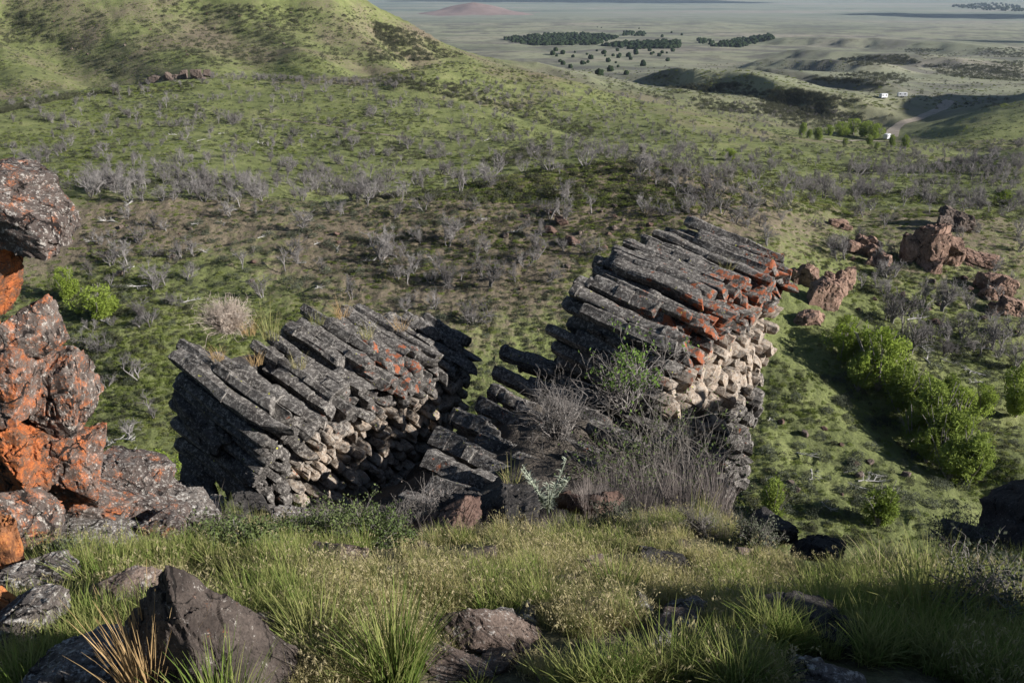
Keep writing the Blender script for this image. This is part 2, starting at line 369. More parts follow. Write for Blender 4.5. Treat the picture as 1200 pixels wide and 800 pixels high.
def hq(x, y):
    th = np.arctan2(x, y); lr = np.log(np.maximum(np.hypot(x, y), .06))
    i = np.clip(np.searchsorted(TH, th)-1, 0, len(TH)-2); j = np.clip(np.searchsorted(LR, lr)-1, 0, len(LR)-2)
    a = (th-TH[i])/(TH[i+1]-TH[i]); b = np.clip((lr-LR[j])/(LR[j+1]-LR[j]), 0, 1)
    return (H[i, j]*(1-a)+H[i+1, j]*a)*(1-b)+(H[i, j+1]*(1-a)+H[i+1, j+1]*a)*b
def hit(u, v, rmin=20, rmax=29000):
    """where the sight lines through pixels u,v first meet the terrain beyond rmin"""
    u = np.atleast_1d(np.asarray(u, float)); v = np.atleast_1d(np.asarray(v, float))
    dx, dy, dz = ray(u, v); q = np.hypot(dx, dy); dx = dx/q; dy = dy/q; dz = dz/q
    rs = np.exp(np.arange(math.log(rmin), math.log(rmax), .006)); out = np.full((len(u), 3), np.nan); done = np.zeros(len(u), bool)
    prev = None
    for r in rs:
        g = r*dz-hq(r*dx, r*dy)
        if prev is not None:
            n = (~done) & (g <= 0) & (prev > 0)
            if n.any():
                f = prev[n]/(prev[n]-g[n]); rr = rp+(r-rp)*f
                out[n] = np.stack([rr*dx[n], rr*dy[n], rr*dz[n]], -1); done |= n
        prev = g; rp = r
    return out
# landform noise
slope_w = smooth(24, 60, RG)*(1-smooth(650, 1100, RG))
H += slope_w*(fbm(P3, 40, 3, 1)*1.2*smooth(60, 200, RG)+fbm(P3*np.array([1., .55, 1]), 62, 3, 2)*4.2*smooth(150, 240, RG)+fbm(P3, 9, 3, 4)*.55+fbm(P3, 2.2, 2, 9)*.18-np.abs(fbm(np.stack([XX*.8+YY*.6, YY*.8-XX*.6, 0*XX], -1)+fbm(P3, 5, 2, 27)[..., None]*1.5, 1.5, 3, 19, .65))*.42*smooth(260, 120, RG))
hill = smooth(370, 470, RG)*(1-smooth(700, 900, RG))*smooth(.25, .05, np.broadcast_to(TH[:, None], RG.shape))
q = P3.copy(); q[..., 0] = P3[..., 0]*.8+P3[..., 1]*.6; q[..., 1] = (-.6*P3[..., 0]+.8*P3[..., 1])*.28
H += hill*(-np.abs(fbm(q, 34, 4, 21, .55))*6+1.5)
plain_w = smooth(700, 1000, RG)
H += plain_w*fbm(P3*np.array([1, 2.2, 1]), 300, 4, 31)*np.minimum(RG*.0045, 9)
mid = smooth(520, 640, RG)*(1-smooth(1300, 1900, RG))
H += mid*np.abs(fbm(P3*np.array([.7, 1.6, 1]), 110, 3, 41))*6
H += (1-smooth(14, 24, RG))*(fbm(P3, 1.3, 3, 51)*.09+fbm(P3, .25, 3, 55)*.025)*smooth(.5, 2, RG)
rocky = smooth(9.2, 10.5, RG)*(1-smooth(22, 32, RG))
H += rocky*fbm(P3, .9, 3, 61)*.3
# creek gully on the right
cu = hit([940, 985, 1040, 1095, 1150, 1215], [385, 425, 475, 525, 560, 600], 40)
def seg_dist(P, poly):
    best = np.full(P.shape[:-1], 1e9)
    for a, b in zip(poly[:-1], poly[1:]):
        a = a[:2]; b = b[:2]; d = b-a; t = np.clip(((P[..., 0]-a[0])*d[0]+(P[..., 1]-a[1])*d[1])/(d@d), 0, 1)
        best = np.minimum(best, np.hypot(P[..., 0]-a[0]-t*d[0], P[..., 1]-a[1]-t*d[1]))
    return best
sel = (RG > 30) & (RG < 140) & (XX > 5)
gd = seg_dist(P3, cu)
H -= np.where(sel, 1.8*np.exp(-(gd/3.2)**2), 0)
# shaded cut bank far right of centre, running away to the right
def ridge(pts, h, w):
    global H
    d = seg_dist(P3, [np.array(p, float) for p in pts]); H += h*np.exp(-(d/w)**2)*(RG > 250)
ridge([(450, 420), (462, 640)], 62, 62)            # shoulder right of the valley, out of frame: shades the slope below it
for us, vs, dep_, wd in (([-10, 60, 110, 150], [5, 40, 70, 92], 11, 20), ([225, 262, 300, 320], [4, 30, 60, 80], 7, 16), ([330, 380, 420, 450], [2, 30, 60, 80], 8, 16), ([440, 460, 480, 500], [22, 40, 56, 70], 9, 14)):
    g_ = hit(us, vs, 340); g_ = g_[~np.isnan(g_[:, 0])]; H -= np.where(RG > 340, dep_*np.exp(-(seg_dist(P3, g_)/wd)**2), 0)
def scarp(p0, p1, h, w, decay, seed):
    global H
    p0 = np.array(p0, float); p1 = np.array(p1, float); d = p1-p0; L_ = np.linalg.norm(d); d /= L_; n = np.array([-d[1], d[0]])
    X = P3[..., 0]-p0[0]; Y = P3[..., 1]-p0[1]; t = (X*d[0]+Y*d[1])/L_; s = X*n[0]+Y*n[1]+fbm(P3, 45, 3, seed)*13
    H += np.where(RG > 400, h*smooth(-w/2, w/2, s)*np.exp(-(np.maximum(s, 0)/decay)**2)*smooth(0, .25, t)*smooth(1, .75, t), 0)
scarp((78, 745), (240, 540), 13, 15, 90, 141)
scarp((165, 800), (290, 640), 8, 12, 60, 142)
scarp((330, 1350), (560, 1050), 13, 28, 160, 143)
scarp((420, 1900), (800, 1400), 15, 34, 220, 144)
scarp((250, 1150), (400, 950), 14, 22, 110, 145)
# ground mesh
nT, nL = H.shape
Vt = np.stack([XX, YY, H], -1).reshape(-1, 3)
ii = (np.arange(nT-1)[:, None]*nL+np.arange(nL-1)[None, :]).ravel()
Ft = np.stack([ii, ii+1, ii+nL+1, ii+nL], -1)
THG = np.broadcast_to(TH[:, None], RG.shape)
brown = np.zeros_like(H)
bl = hit([560, 640, 720, 790], [300, 255, 235, 225], 60)
brown += 1.1*np.exp(-(seg_dist(P3, bl)/16)**2)
bl = hit([110, 250, 380], [275, 270, 290], 60); brown += .9*np.exp(-(seg_dist(P3, bl)/9)**2)
brown += .45*smooth(300, 345, RG)*(1-smooth(500, 700, RG))*smooth(R(6), R(-2), THG)*0+.12*hill - .5*smooth(380, 300, RG)*smooth(130, 150, RG) - .3*(smooth(40, 60, RG)*(1-smooth(95, 110, RG)))
pl_at = smooth(470, 760, RG)*smooth(R(-4), R(3), THG)+smooth(800, 1000, RG); pl_at = np.clip(pl_at, 0, 1)
cliff = hit([165, 190, 215, 240], [98, 96, 94, 93], 330)
rk_at = rocky*.9 + .8*np.exp(-(seg_dist(P3, cliff)/9)**2)*(RG > 300)
rk_at = np.clip(rk_at + .5*smooth(1, .2, np.abs(RG-0)), 0, 1)
ground = add('ground', mesh('ground', Vt, Ft, M['terrain'], True, {'brown': brown.ravel(), 'plain': pl_at.ravel(), 'rocky': rk_at.ravel()}))
props(ground, kind='structure')

# ------------------------------------------------------------------ rock generators
def ico(n):
    t = (1+5**.5)/2
    v = np.array([(-1,t,0),(1,t,0),(-1,-t,0),(1,-t,0),(0,-1,t),(0,1,t),(0,-1,-t),(0,1,-t),(t,0,-1),(t,0,1),(-t,0,-1),(-t,0,1)], float)
    f = np.array([(0,11,5),(0,5,1),(0,1,7),(0,7,10),(0,10,11),(1,5,9),(5,11,4),(11,10,2),(10,7,6),(7,1,8),(3,9,4),(3,4,2),(3,2,6),(3,6,8),(3,8,9),(4,9,5),(2,4,11),(6,2,10),(8,6,7),(9,8,1)])
    v /= np.linalg.norm(v, axis=1)[:, None]
    for _ in range(n):
        e = np.concatenate([f[:, [0, 1]], f[:, [1, 2]], f[:, [2, 0]]]); es = np.sort(e, 1)
        u, inv = np.unique(es, axis=0, return_inverse=True); inv = inv.ravel()
        mid = v[u].mean(1); mid /= np.linalg.norm(mid, axis=1)[:, None]
        k = len(f); m = inv+len(v); v = np.concatenate([v, mid])
        a, b, c = m[:k], m[k:2*k], m[2*k:]
        f = np.concatenate([np.stack([f[:, 0], a, c], 1), np.stack([f[:, 1], b, a], 1), np.stack([f[:, 2], c, b], 1), np.stack([a, b, c], 1)])
    return v, f
ICO = {n: ico(n) for n in (1, 2, 3, 4, 5)}
def boulder_verts(seed, level=5, planes=11, rough=.05, sharp=85., normals=None, chip=.10):
    r = np.random.default_rng(seed); v, f = ICO[level]
    if normals is None:
        n = r.normal(size=(planes, 3)); n /= np.linalg.norm(n, axis=1)[:, None]
        n = np.concatenate([n, np.eye(3), -np.eye(3)]); d = np.concatenate([r.uniform(.62, .95, planes), np.full(6, 1.)])
    else:
        n = np.array([q[:3] for q in normals], float); d = np.array([q[3] for q in normals]); n /= np.linalg.norm(n, axis=1)[:, None]
    c = np.maximum(v@n.T, 1e-3); rad = d[None, :]/c
    rad = -np.log(np.exp(-sharp*np.minimum(rad, 3)).sum(1))/sharp      # soft minimum: bevelled edges
    rad = np.minimum(rad, 1.5)
    P = v*rad[:, None]
    nz = fbm(P+seed*3.1, .55, 5, seed % 97, .55); nz2 = np.abs(fbm(P-seed, .9, 3, (seed+5) % 89))
    P = P*(1+rough*1.5*nz-rough*1.6*(nz2 < .05)*(1-nz2/.05))[:, None]
    wq = P*2.1+fbm(P*1.0+seed*1.7, .8, 3, (seed+11) % 83)[:, None]*.9+seed; cell = np.floor(wq)
    P = P*(1+chip*(_hash(cell[:, 0], cell[:, 1], cell[:, 2], seed % 71)-.5))[:, None]
    wq = P*4.7+fbm(P*1.0-seed*1.1, .5, 3, (seed+12) % 83)[:, None]*.9+seed; cell = np.floor(wq)
    P = P*(1+chip*.45*(_hash(cell[:, 0], cell[:, 1], cell[:, 2], seed % 67)-.5))[:, None]
    lo, hi = P.min(0), P.max(0)
    return (P-(lo+hi)/2)/((hi-lo)/2), f
ROCKS = []
def boulder(name, u, v, w, h, Y, mat, label, cat='boulder', seed=1, depth=.9, roll=0, yaw=0, level=5, planes=8, rough=.055, group=None, normals=None, ztop=None):
    if Y < 0:          # rests on the bank: find the ground under its foot
        g = hit([u], [v+h*-Y], 1.5, 20)[0]; Y = g[1]+.22*w*(g[1]*cp-g[2]*sp)/F
    c = at(u, v, Y); dep = (c[1]*cp-c[2]*sp)/F
    ROCKS.append((c[0], c[1], w*dep/2))
    V, f = boulder_verts(seed, level, planes, rough, normals=normals)
    V = V*np.array([w*dep/2, w*dep/2*depth, h*dep/2])
    ca, sa = math.cos(R(roll)), math.sin(R(roll))
    V = np.stack([V[:, 0]*ca+V[:, 2]*sa, V[:, 1], -V[:, 0]*sa+V[:, 2]*ca], -1)
    ca, sa = math.cos(R(yaw)), math.sin(R(yaw))
    V = np.stack([V[:, 0]*ca-V[:, 1]*sa, V[:, 0]*sa+V[:, 1]*ca, V[:, 2]], -1)
    zb = V[:, 2].min(); loc = c+np.array([0, 0, zb])
    o = add(name, mesh(name, V-np.array([0, 0, zb]), f, mat, True, None, 28), loc)
    return props(o, label, cat, group)
# ------------------------------------------------------------------ basalt columns
def column_geom(poly, A, e1, e2, O, b, e, r, rings=12, N=18, shrink=.97, amp=.018, endround=.08):
    """prism: poly in (s,t) plane, axis from b to e along A"""
    poly = np.asarray(poly); cen = poly.mean(0)
    m_ = max(2, int(round(N/len(poly)))); pts = []
    for k in range(len(poly)):
        p0, p1 = poly[k], poly[(k+1) % len(poly)]
        for f in np.array([0, .34, .67]): pts.append(p0*(1-f)+p1*f)
    pts = np.array(pts); N = len(pts)
    pts = cen+(pts-cen)*(1+r.normal(size=(N, 1))*.02)
    ax = np.linspace(b, e, rings); er = endround
    ax = np.concatenate([[b+.0, b+er*.35], ax[1:-1], [e-er*.7, e-er*.12, e]])
    sc_ = np.ones(len(ax))*shrink; sc_[0] = .7; sc_[1] = .95; sc_[-1] = .88; sc_[-2] = .98
    if rings <= 8: sc_[-1] = .62; sc_[-2] = .88
    offs = np.zeros((len(ax), 2))
    if rings > 8:      # cross joints: the column steps in a little where it has cracked
        st = 1.; off = np.zeros(2)
        for k in range(3, len(ax)-3):
            if r.random() < .19: ax[k] = ax[k-1]+.008; st *= r.uniform(.84, 1.12); st = min(max(st, .80), 1.08); off = off*.5+r.normal(size=2)*.016
            sc_[k] *= st; offs[k] = off
        sc_[-3:] *= st; offs[-3:] = off
    tilt = r.normal(size=2)*(.45 if rings > 8 else .35); wob = r.normal(size=(2,))*.012; dv = r.normal(size=2)*.014
    V = []
    for k, (a, s) in enumerate(zip(ax, sc_)):
        q = cen+(pts-cen)*s*(1+r.normal()*.012)+wob*math.sin(k*.5)+dv*(a-(b+e)/2)+offs[k]
        aa = a+(q-cen)@tilt*(k >= len(ax)-3)
        V.append(O+q[:, :1]*e1+q[:, 1:]*e2+(aa[:, None] if hasattr(aa, 'shape') and aa.shape else aa)*A)
    V = np.array(V).reshape(-1, 3)
    n = len(ax)
    rad = V-(O+cen[0]*e1+cen[1]*e2)[None, :]; rad -= (rad@A)[:, None]*A; rad /= np.maximum(np.linalg.norm(rad, axis=1)[:, None], 1e-6)
    V = V+rad*(fbm(V, .28, 3, 77)*amp*2.6+fbm(V, .07, 2, 78)*amp*.9)[:, None]
    i = np.arange(n-1)[:, None]*N; j = np.arange(N)[None, :]; j2 = (j+1) % N
    Fq = np.stack([i+j, i+j2, i+N+j2, i+N+j], -1).reshape(-1, 4)
    c0 = V[:N].mean(0); c1 = V[-N:].mean(0)+A*.012; V = np.concatenate([V, [c0, c1]])
    k0 = n*N; jj = np.arange(N)
    Ftri = np.concatenate([np.stack([np.full(N, k0), (jj+1) % N, jj], 1), np.stack([np.full(N, k0+1), (n-1)*N+jj, (n-1)*N+(jj+1) % N], 1)])
    along = np.concatenate([np.repeat(ax, N), [b, e]])
    return V, Fq, Ftri, along
def vor_cell(p, pts, rmax):
    d = pts-p; dist = np.hypot(d[:, 0], d[:, 1]); nb = pts[(dist > 1e-6) & (dist < rmax*2.2)]
    poly = [np.array(p)+rmax*k*np.array([math.cos(a), math.sin(a)]) for k, a in zip((.74, .80)*3, np.arange(6)*math.pi/3)]
    for q in nb:
        m = (p+q)/2; n = q-p; out = []
        for k in range(len(poly)):
            a, c = poly[k], poly[(k+1) % len(poly)]; da = (a-m)@n; dc = (c-m)@n
            if da <= 0: out.append(a)
            if da*dc < 0: out.append(a+(c-a)*da/(da-dc))
        poly = out
        if len(poly) < 3: break
    return np.array(poly)
def outcrop(name, label, Ptop, Rv, dip, Hf, top, endf, startf, cell, tanf, orangef, seed, lower_cell=.24, t_switch=1.0, drop=None):
    """Ptop near upper end of the face, Rv the vector along the face; columns lie across it and dip towards the light"""
    r = np.random.default_rng(seed)
    Ptop = np.asarray(Ptop, float); Rv = np.asarray(Rv, float); Ls = np.linalg.norm(Rv); e1 = Rv/Ls
    A = np.array([e1[1], -e1[0], 0]); A /= np.linalg.norm(A); A = A*math.cos(dip)+np.array([0, 0, -math.sin(dip)]); A -= (A@e1)*e1; A /= np.linalg.norm(A)
    e2 = np.cross(A, e1); e2 = e2 if e2[2] < 0 else -e2; e2 /= np.linalg.norm(e2)
    pts = []
    for c, t0, t1, el in ((cell, -.3, t_switch, 1), (lower_cell, t_switch, 8, 1.65)):
        for i, s_ in enumerate(np.arange(-.1, Ls+.1, c*.87)):
            for t in np.arange(t0+(i % 2)*c*el/2, t1, c*el): pts.append((s_+r.normal()*c*(.24 if c == cell else .3), t+r.normal()*c*(.16 if c == cell else .25)))
    pts = np.array(pts)
    par = empty(name, Ptop+e2*2.0); props(par, label, 'rock outcrop')
    pl = np.array(par.location)
    big = []; small = []
    for p in pts:
        s, t = p
        if s < -.15 or s > Ls+.15 or t < top(s)+r.normal()*.05 or t > Hf(s): continue
        poly = vor_cell(p, pts, (cell if t < t_switch+.1 else lower_cell)*.85)
        if len(poly) < 4: continue
        isb = t < t_switch
        b = startf(s, t)+r.normal()*.18; e = endf(s, t)+(r.normal()*.13 if isb else .05+r.normal()*.07-(.3*r.random() if r.random() < .28 else 0))
        if not isb: b = max(b, e-.9) if s > .4 else b
        # top ones are broken off at random lengths
        if t < top(s)+cell*1.1 and r.random() < .45: e -= abs(r.normal())*.28
        if t < top(s)+cell*1.1 and r.random() < .4: b += abs(r.normal())*.7
        V, Fq, Ftr, al = column_geom(poly, A, e1, e2, Ptop, b, e, r, rings=15 if isb else 6, N=18, endround=.09 if isb else .16, shrink=1.02 if isb else .97, amp=.022)
        endness = smooth(e-.55, e-.05, al)
        tn = tanf(s, t)*np.clip(.35+.75*endness, 0, 1); og = orangef(s, t)*np.clip(.5+.6*endness, 0, 1)
        (big if isb else small).append((V, Fq, Ftr, tn+0*al, og+0*al, t))
    big.sort(key=lambda q: q[5])
    for V, Fq, Ftr, tn, og, t in big[:98]:
        add('basalt_column', mesh('basalt_column', V-pl, [Fq, Ftr], M['basalt'], True, {'tan': tn, 'orange': og}, 32), parent=par)
    rest = big[98:]+small
    if rest:
        n = 0; VV = []; FA = []; FB = []; T = []; G = []
        for V, Fq, Ftr, tn, og, t in rest:
            VV.append(V-pl); FA.append(Fq+n); FB.append(Ftr+n); T.append(tn); G.append(og); n += len(V)
        o = add('weathered_column_ends', mesh('weathered_column_ends', np.concatenate(VV), [np.concatenate(FA), np.concatenate(FB)], M['basalt'], True, {'tan': np.concatenate(T), 'orange': np.concatenate(G)}, 36), parent=par)
        props(o, 'eroded tan honeycomb of column ends', kind='stuff')
    print(name, len(big), len(small))
    return dict(P=Ptop, e1=e1, e2=e2, A=A, par=par)
nz1 = lambda x, s: float(vnoise(np.array([x]), np.array([s*3.3]), np.array([.5]), s)[0])
# left outcrop
PL0 = at(322, 470, 13.2); PL1 = at(556, 395, 18.0)
OL = outcrop('basalt_outcrop', 'broad grey basalt outcrop of tilted columns with tan honeycombed face, left of the tangled bush', PL0, PL1-PL0, R(17),
    Hf=lambda s: 2.25+.6*min(s, 2.2)-max(0, s-3.9)*1.05,
    top=lambda s: .12+.22*nz1(s*1.3, 3)+.10*nz1(s*4, 4),
    endf=lambda s, t: .16*nz1(s*1.1, 5)+.02+.30*t-.04*max(0, t-.7)+.16*nz1(s*.9+t*1.3, 7)*smooth(.5, 1.2, t)-.25*smooth(1.4, .2, s)*smooth(.4, 1.2, t),
    startf=lambda s, t: -2.15+.22*t+.35*nz1(s*.9, 6)+.4*smooth(4.5, 6, s),
    cell=.235, lower_cell=.18, t_switch=.62, tanf=lambda s, t: smooth(.55, 1.0, t+.25*nz1(s*1.7, 8))*smooth(.2, .9, s)*.82, orangef=lambda s, t: .26+.36*smooth(1.9, 3.0, s)*smooth(4.6, 3.6, s)*smooth(1.0, .5, t), seed=11)
# right outcrop
PR0 = at(790, 376, 15.4); PR1 = at(914, 295, 20.6)
OR_ = outcrop('basalt_outcrop', 'tall basalt outcrop with rusty orange column ends and undercut face, right of the tangled bush', PR0, PR1-PR0, R(13),
    Hf=lambda s: 5.6+.15*s,
    top=lambda s: .10+.20*nz1(s*1.2, 13)+.12*nz1(s*4, 14)-.16*smooth(.6, 3.5, s)*smooth(5.5, 4.0, s),
    endf=lambda s, t: .16*nz1(s*1.3, 15)+.12+.22*t-.08*max(0, t-.8)+.16*nz1(s*.9+t*1.1, 17)*smooth(.5, 1.2, t),
    startf=lambda s, t: -2.25+.1*t+.3*nz1(s*.9, 16),
    cell=.262, tanf=lambda s, t: smooth(.8, 1.2, t+.3*nz1(s*1.9, 18))*smooth(4.4, 2.6, t)*.80, orangef=lambda s, t: .30+.40*smooth(1.3, .3, abs(t-.4))*smooth(-.5, .6, s), seed=23, lower_cell=.26, t_switch=1.1)
# low ledge between them: a heap of columns still in place
def stray_column(p0, p1, diam, r, N=18):
    A = p1-p0; L = np.linalg.norm(A); A = A/L; _, s, u = basis(A)
    k = r.integers(5, 7); ang = np.sort((np.arange(k)+r.uniform(-.25, .25, k))*2*math.pi/k)
    poly = np.stack([np.cos(ang), np.sin(ang)], -1)*diam/2*r.uniform(.9, 1.1, (k, 1))
    V, a, b, al = column_geom(poly, A, s, u, p0, 0, L, r, rings=14, N=N, amp=.022, endround=.07)
    return V, a, b
LEDGE = [(588,412,17.6,655,436,16.8,.36),(655,430,17.4,712,452,16.8,.36),(580,436,16.9,640,462,16.2,.38),(620,446,16.6,690,474,15.9,.34),(574,458,16.2,628,482,15.6,.40),(640,468,16.0,716,498,15.3,.36),
 (530,488,14.8,585,515,14.2,.40),(560,474,15.3,622,500,14.7,.36),(604,482,15.2,672,512,14.6,.36),(508,512,14.0,574,540,13.4,.42),(560,512,14.2,640,548,13.5,.38),(628,506,14.4,706,540,13.7,.36),(548,532,13.5,680,592,12.3,.44),
 (500,540,13.3,560,566,12.7,.42),(600,540,13.4,700,582,12.5,.36),(505,565,12.6,585,598,12.0,.40),(660,536,13.4,735,566,12.7,.36),(690,500,14.5,760,530,13.8,.38),(470,585,12.4,530,606,11.9,.38),(610,425,17.9,668,447,17.2,.40),(556,560,12.7,640,598,11.9,.38)]
lp = at(600, 560, 14); ledge = empty('basalt_ledge', lp); props(ledge, 'low shaded ledge of lying basalt columns between the two tall outcrops', 'rock ledge')
rl = np.random.default_rng(5)
for u0, v0, y0, u1, v1, y1, d in LEDGE:
    V, a, b = stray_column(at(u0, v0, y0), at(u1, v1, y1), d, rl)
    n = len(V); al = np.zeros(n)
    add('basalt_column', mesh('basalt_column', V-lp, [a, b], M['basalt'], True, {'tan': al, 'orange': al+.33}, 32), parent=ledge)
V, a, b = stray_column(at(652, 586, 10.6), at(720, 582, 10.4), .30, rl)
c = V.mean(0)*[1, 1, 0]+[0, 0, V[:, 2].min()]
o = add('fallen_column', mesh('fallen_column', V-c, [a, b], M['red_rock'], True), c); props(o, 'short reddish broken column lying at the foot of the tangled bush', 'rock')
# backing rock inside/below outcrops
def rockmass(name, P, size, mat, label, seed, cat='rock', rot=0, planes=14, rough=.08, level=5):
    V, f = boulder_verts(seed, level, planes, rough); V = V*np.asarray(size)/2
    ca, sa = math.cos(rot), math.sin(rot); V = np.stack([V[:, 0]*ca-V[:, 1]*sa, V[:, 0]*sa+V[:, 1]*ca, V[:, 2]], -1)
    zb = V[:, 2].min(); o = add(name, mesh(name, V-[0, 0, zb], f, mat, True), np.asarray(P)+[0, 0, zb]); return props(o, label, cat)
def backing(O, s, t, a, size, seed, mat='basalt_dark', planes=12, rough=.06, lev=4):
    P = O['P']+O['e1']*s+O['e2']*t+O['A']*a; V, f = boulder_verts(seed, lev, planes, rough)
    V = P+V[:, :1]*O['e1']*size[0]/2+V[:, 1:2]*O['A']*size[1]/2+V[:, 2:]*O['e2']*size[2]/2
    add('rock_core', mesh('rock_core', V-np.array(O['par'].location), f, M[mat], True, None, 28), parent=O['par'])
backing(OL, 2.9, 1.9, -1.3, (6.0, 1.9, 3.0), 71); backing(OR_, 3.2, 3.1, -1.9, (6.2, 1.8, 5.0), 72)
for O, sp_, sd in ((OL, 0., 730), (OR_, -.05, 760)):      # cracked flank: blocks where the columns have fused
    rr = np.random.default_rng(sd)
    for k in range(11):
        t = .55+.21*k*(1.0 if O is OL else 1.5); a_ = rr.uniform(-1.9, -.3)
        backing(O, sp_+rr.uniform(-.1, .12), t, a_+.25*t, (rr.uniform(.35, .6), rr.uniform(.8, 1.6), rr.uniform(.35, .6)), sd+k, 'basalt_flank', 8, .09, 4)

# ------------------------------------------------------------------ foreground boulders
B = boulder
B('overhanging_boulder', 14, 238, 158, 88, 7.6, M['lichen_dark'], 'overhanging boulder crusted grey and orange, topmost of the left edge stack', seed=101, roll=12)
B('lichen_boulder', -12, 322, 82, 108, 7.5, M['lichen_strong'], 'bright orange lichen block directly under the overhanging boulder', seed=102)
B('lichen_boulder', 32, 390, 70, 72, 7.4, M['lichen'], 'small grey lichen speckled block jutting right below the bright orange block', seed=103, roll=-14)
B('lichen_boulder', 5, 440, 104, 100, 7.4, M['lichen_mid'], 'half orange half grey block at the frame edge, middle of the stack', seed=104)
B('lichen_boulder', 68, 470, 82, 130, 7.7, M['lichen'], 'tall grey pitted block with orange streaks on the right flank of the stack', seed=105, roll=-8)
B('lichen_boulder', 18, 528, 112, 104, 7.5, M['lichen_strong'], 'orange streaked block low in the left stack above the grey footing block', seed=106)
B('lichen_boulder', 82, 545, 92, 100, 7.7, M['lichen_mid'], 'grey and orange block at the lower right of the left stack', seed=107)
B('lichen_boulder', 18, 605, 84, 84, 7.0, M['lichen'], 'grey footing block with orange top at the base of the left stack', seed=108)
B('lichen_boulder', -40, 480, 130, 460, 7.9, M['lichen_mid'], 'large cracked rock behind the stacked blocks at the frame edge', seed=109)
B('rock_slab', 105, 592, 100, 62, 8.1, M['lichen'], 'sloping grey slab patched orange running right from the stack base', 'rock', seed=110, roll=16)
B('rock_slab', 172, 606, 88, 52, 8.3, M['lichen_dark'], 'grey slab continuing down right from the orange patched slab', 'rock', seed=141, roll=20)
B('rock_slab', 118, 628, 110, 34, 7.6, M['grey_rock'], 'thin broken slab in front of the orange patched slab', 'rock', seed=142, roll=14)
B('rock_slab', 225, 598, 70, 44, 9.2, M['grey_rock'], 'dark broken slab at the right end of the slabs by the stack', 'rock', seed=143, roll=24)
B('basalt_boulder', 150, 566, 90, 60, 9.6, M['lichen_dark'], 'dark wedge shaped boulder above the orange patched slab', seed=111, roll=20)
B('basalt_boulder', 190, 590, 80, 46, 9.9, M['lichen_dark'], 'low dark boulder between the slab and the left outcrop', seed=112, roll=15)
B('basalt_boulder', 185, 625, 90, 62, 7.9, M['lichen_dark'], 'rounded grey boulder just behind the pyramid rock', seed=113)
B('rust_boulder', 2, 650, 62, 104, -.38, M['rust_rock'], 'smooth rust orange boulder cut by the left frame edge', seed=114)
B('rust_boulder', -14, 722, 70, 100, -.38, M['rust_rock'], 'dull rust boulder at the lower left frame edge', seed=124)
B('grey_boulder', 42, 682, 84, 56, -.38, M['grey_rock'], 'flat grey boulder beside the smooth rust boulder', seed=115, roll=10)
B('grey_boulder', 22, 735, 92, 84, -.38, M['grey_rock'], 'pale lichened boulder at lower left above the corner grass', seed=116)
PYR = [(-.75, -.45, .42, .42), (.80, -.12, .58, .44), (.1, .8, .5, .5), (-.5, -.78, .30, .44), (.62, -.70, .35, .66), (0, 0, -1, .62), (-1, .1, 0, .7), (1, 0, -.1, .95), (-.3, .6, .6, .5)]
B('pyramid_rock', 232, 748, 205, 222, -.36, M['dark_brown_rock'], 'dark pyramid shaped rock with lit right edge behind the straw clump', 'rock', seed=117, normals=PYR, rough=.05)
B('grey_boulder', 105, 790, 128, 92, -.38, M['grey_rock'], 'brown grey angular boulder at the bottom left by the straw clump', seed=118, roll=8)
B('grey_boulder', 140, 705, 84, 60, -.38, M['brown_rock'], 'low dark boulder in the gap left of the pyramid rock', seed=119)
B('flat_rock', 305, 752, 84, 44, -.28, M['brown_rock'], 'flat brown rock leaning against the right foot of the pyramid rock', 'rock', seed=120, roll=10)
B('flat_rock', 320, 785, 70, 40, -.28, M['brown_rock'], 'dark chipped rock under the flat brown rock', 'rock', seed=130, roll=10)
B('flat_rock', 572, 752, 138, 58, -.28, M['brown_rock'], 'long grey slab sloping down right in the middle of the grass', 'rock', seed=121, roll=20, depth=.6)
B('flat_rock', 535, 790, 90, 36, -.28, M['brown_rock'], 'small dark rock below the long grey slab', 'rock', seed=122)
B('flat_rock', 392, 655, 76, 34, -.28, M['brown_rock'], 'weathered rock half sunk in grass below the sage shrub', 'rock', seed=123)
B('flat_rock', 585, 722, 26, 18, -.28, M['brown_rock'], 'fist sized dark stone above the long grey slab', 'rock', seed=125, level=4)
B('flat_rock', 555, 655, 56, 20, -.28, M['brown_rock'], 'thin stone edge in the upper middle grass', 'rock', seed=126, level=4)
B('flat_rock', 655, 688, 46, 22, -.28, M['brown_rock'], 'small stone in the grass right of centre', 'rock', seed=127, level=4)
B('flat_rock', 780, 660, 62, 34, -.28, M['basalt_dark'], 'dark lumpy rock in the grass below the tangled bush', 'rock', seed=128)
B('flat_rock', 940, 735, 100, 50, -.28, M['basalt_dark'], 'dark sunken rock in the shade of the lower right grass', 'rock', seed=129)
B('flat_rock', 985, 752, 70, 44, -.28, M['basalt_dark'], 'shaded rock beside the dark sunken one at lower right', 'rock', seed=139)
B('flat_rock', 790, 735, 60, 22, -.28, M['brown_rock'], 'brown stone showing through the grass left of the lower right shade', 'rock', seed=140, level=4)
B('red_slab', 520, 616, 90, 36, 9.1, M['red_rock'], 'reddish brown slab leaning right at the grass edge below the ledge', 'rock', seed=131, roll=-22)
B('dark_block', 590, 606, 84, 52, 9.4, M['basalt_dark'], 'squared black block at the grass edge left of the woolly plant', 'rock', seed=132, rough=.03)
B('dark_block', 545, 598, 66, 40, 9.9, M['basalt_dark'], 'black block behind the reddish brown slab', 'rock', seed=133)
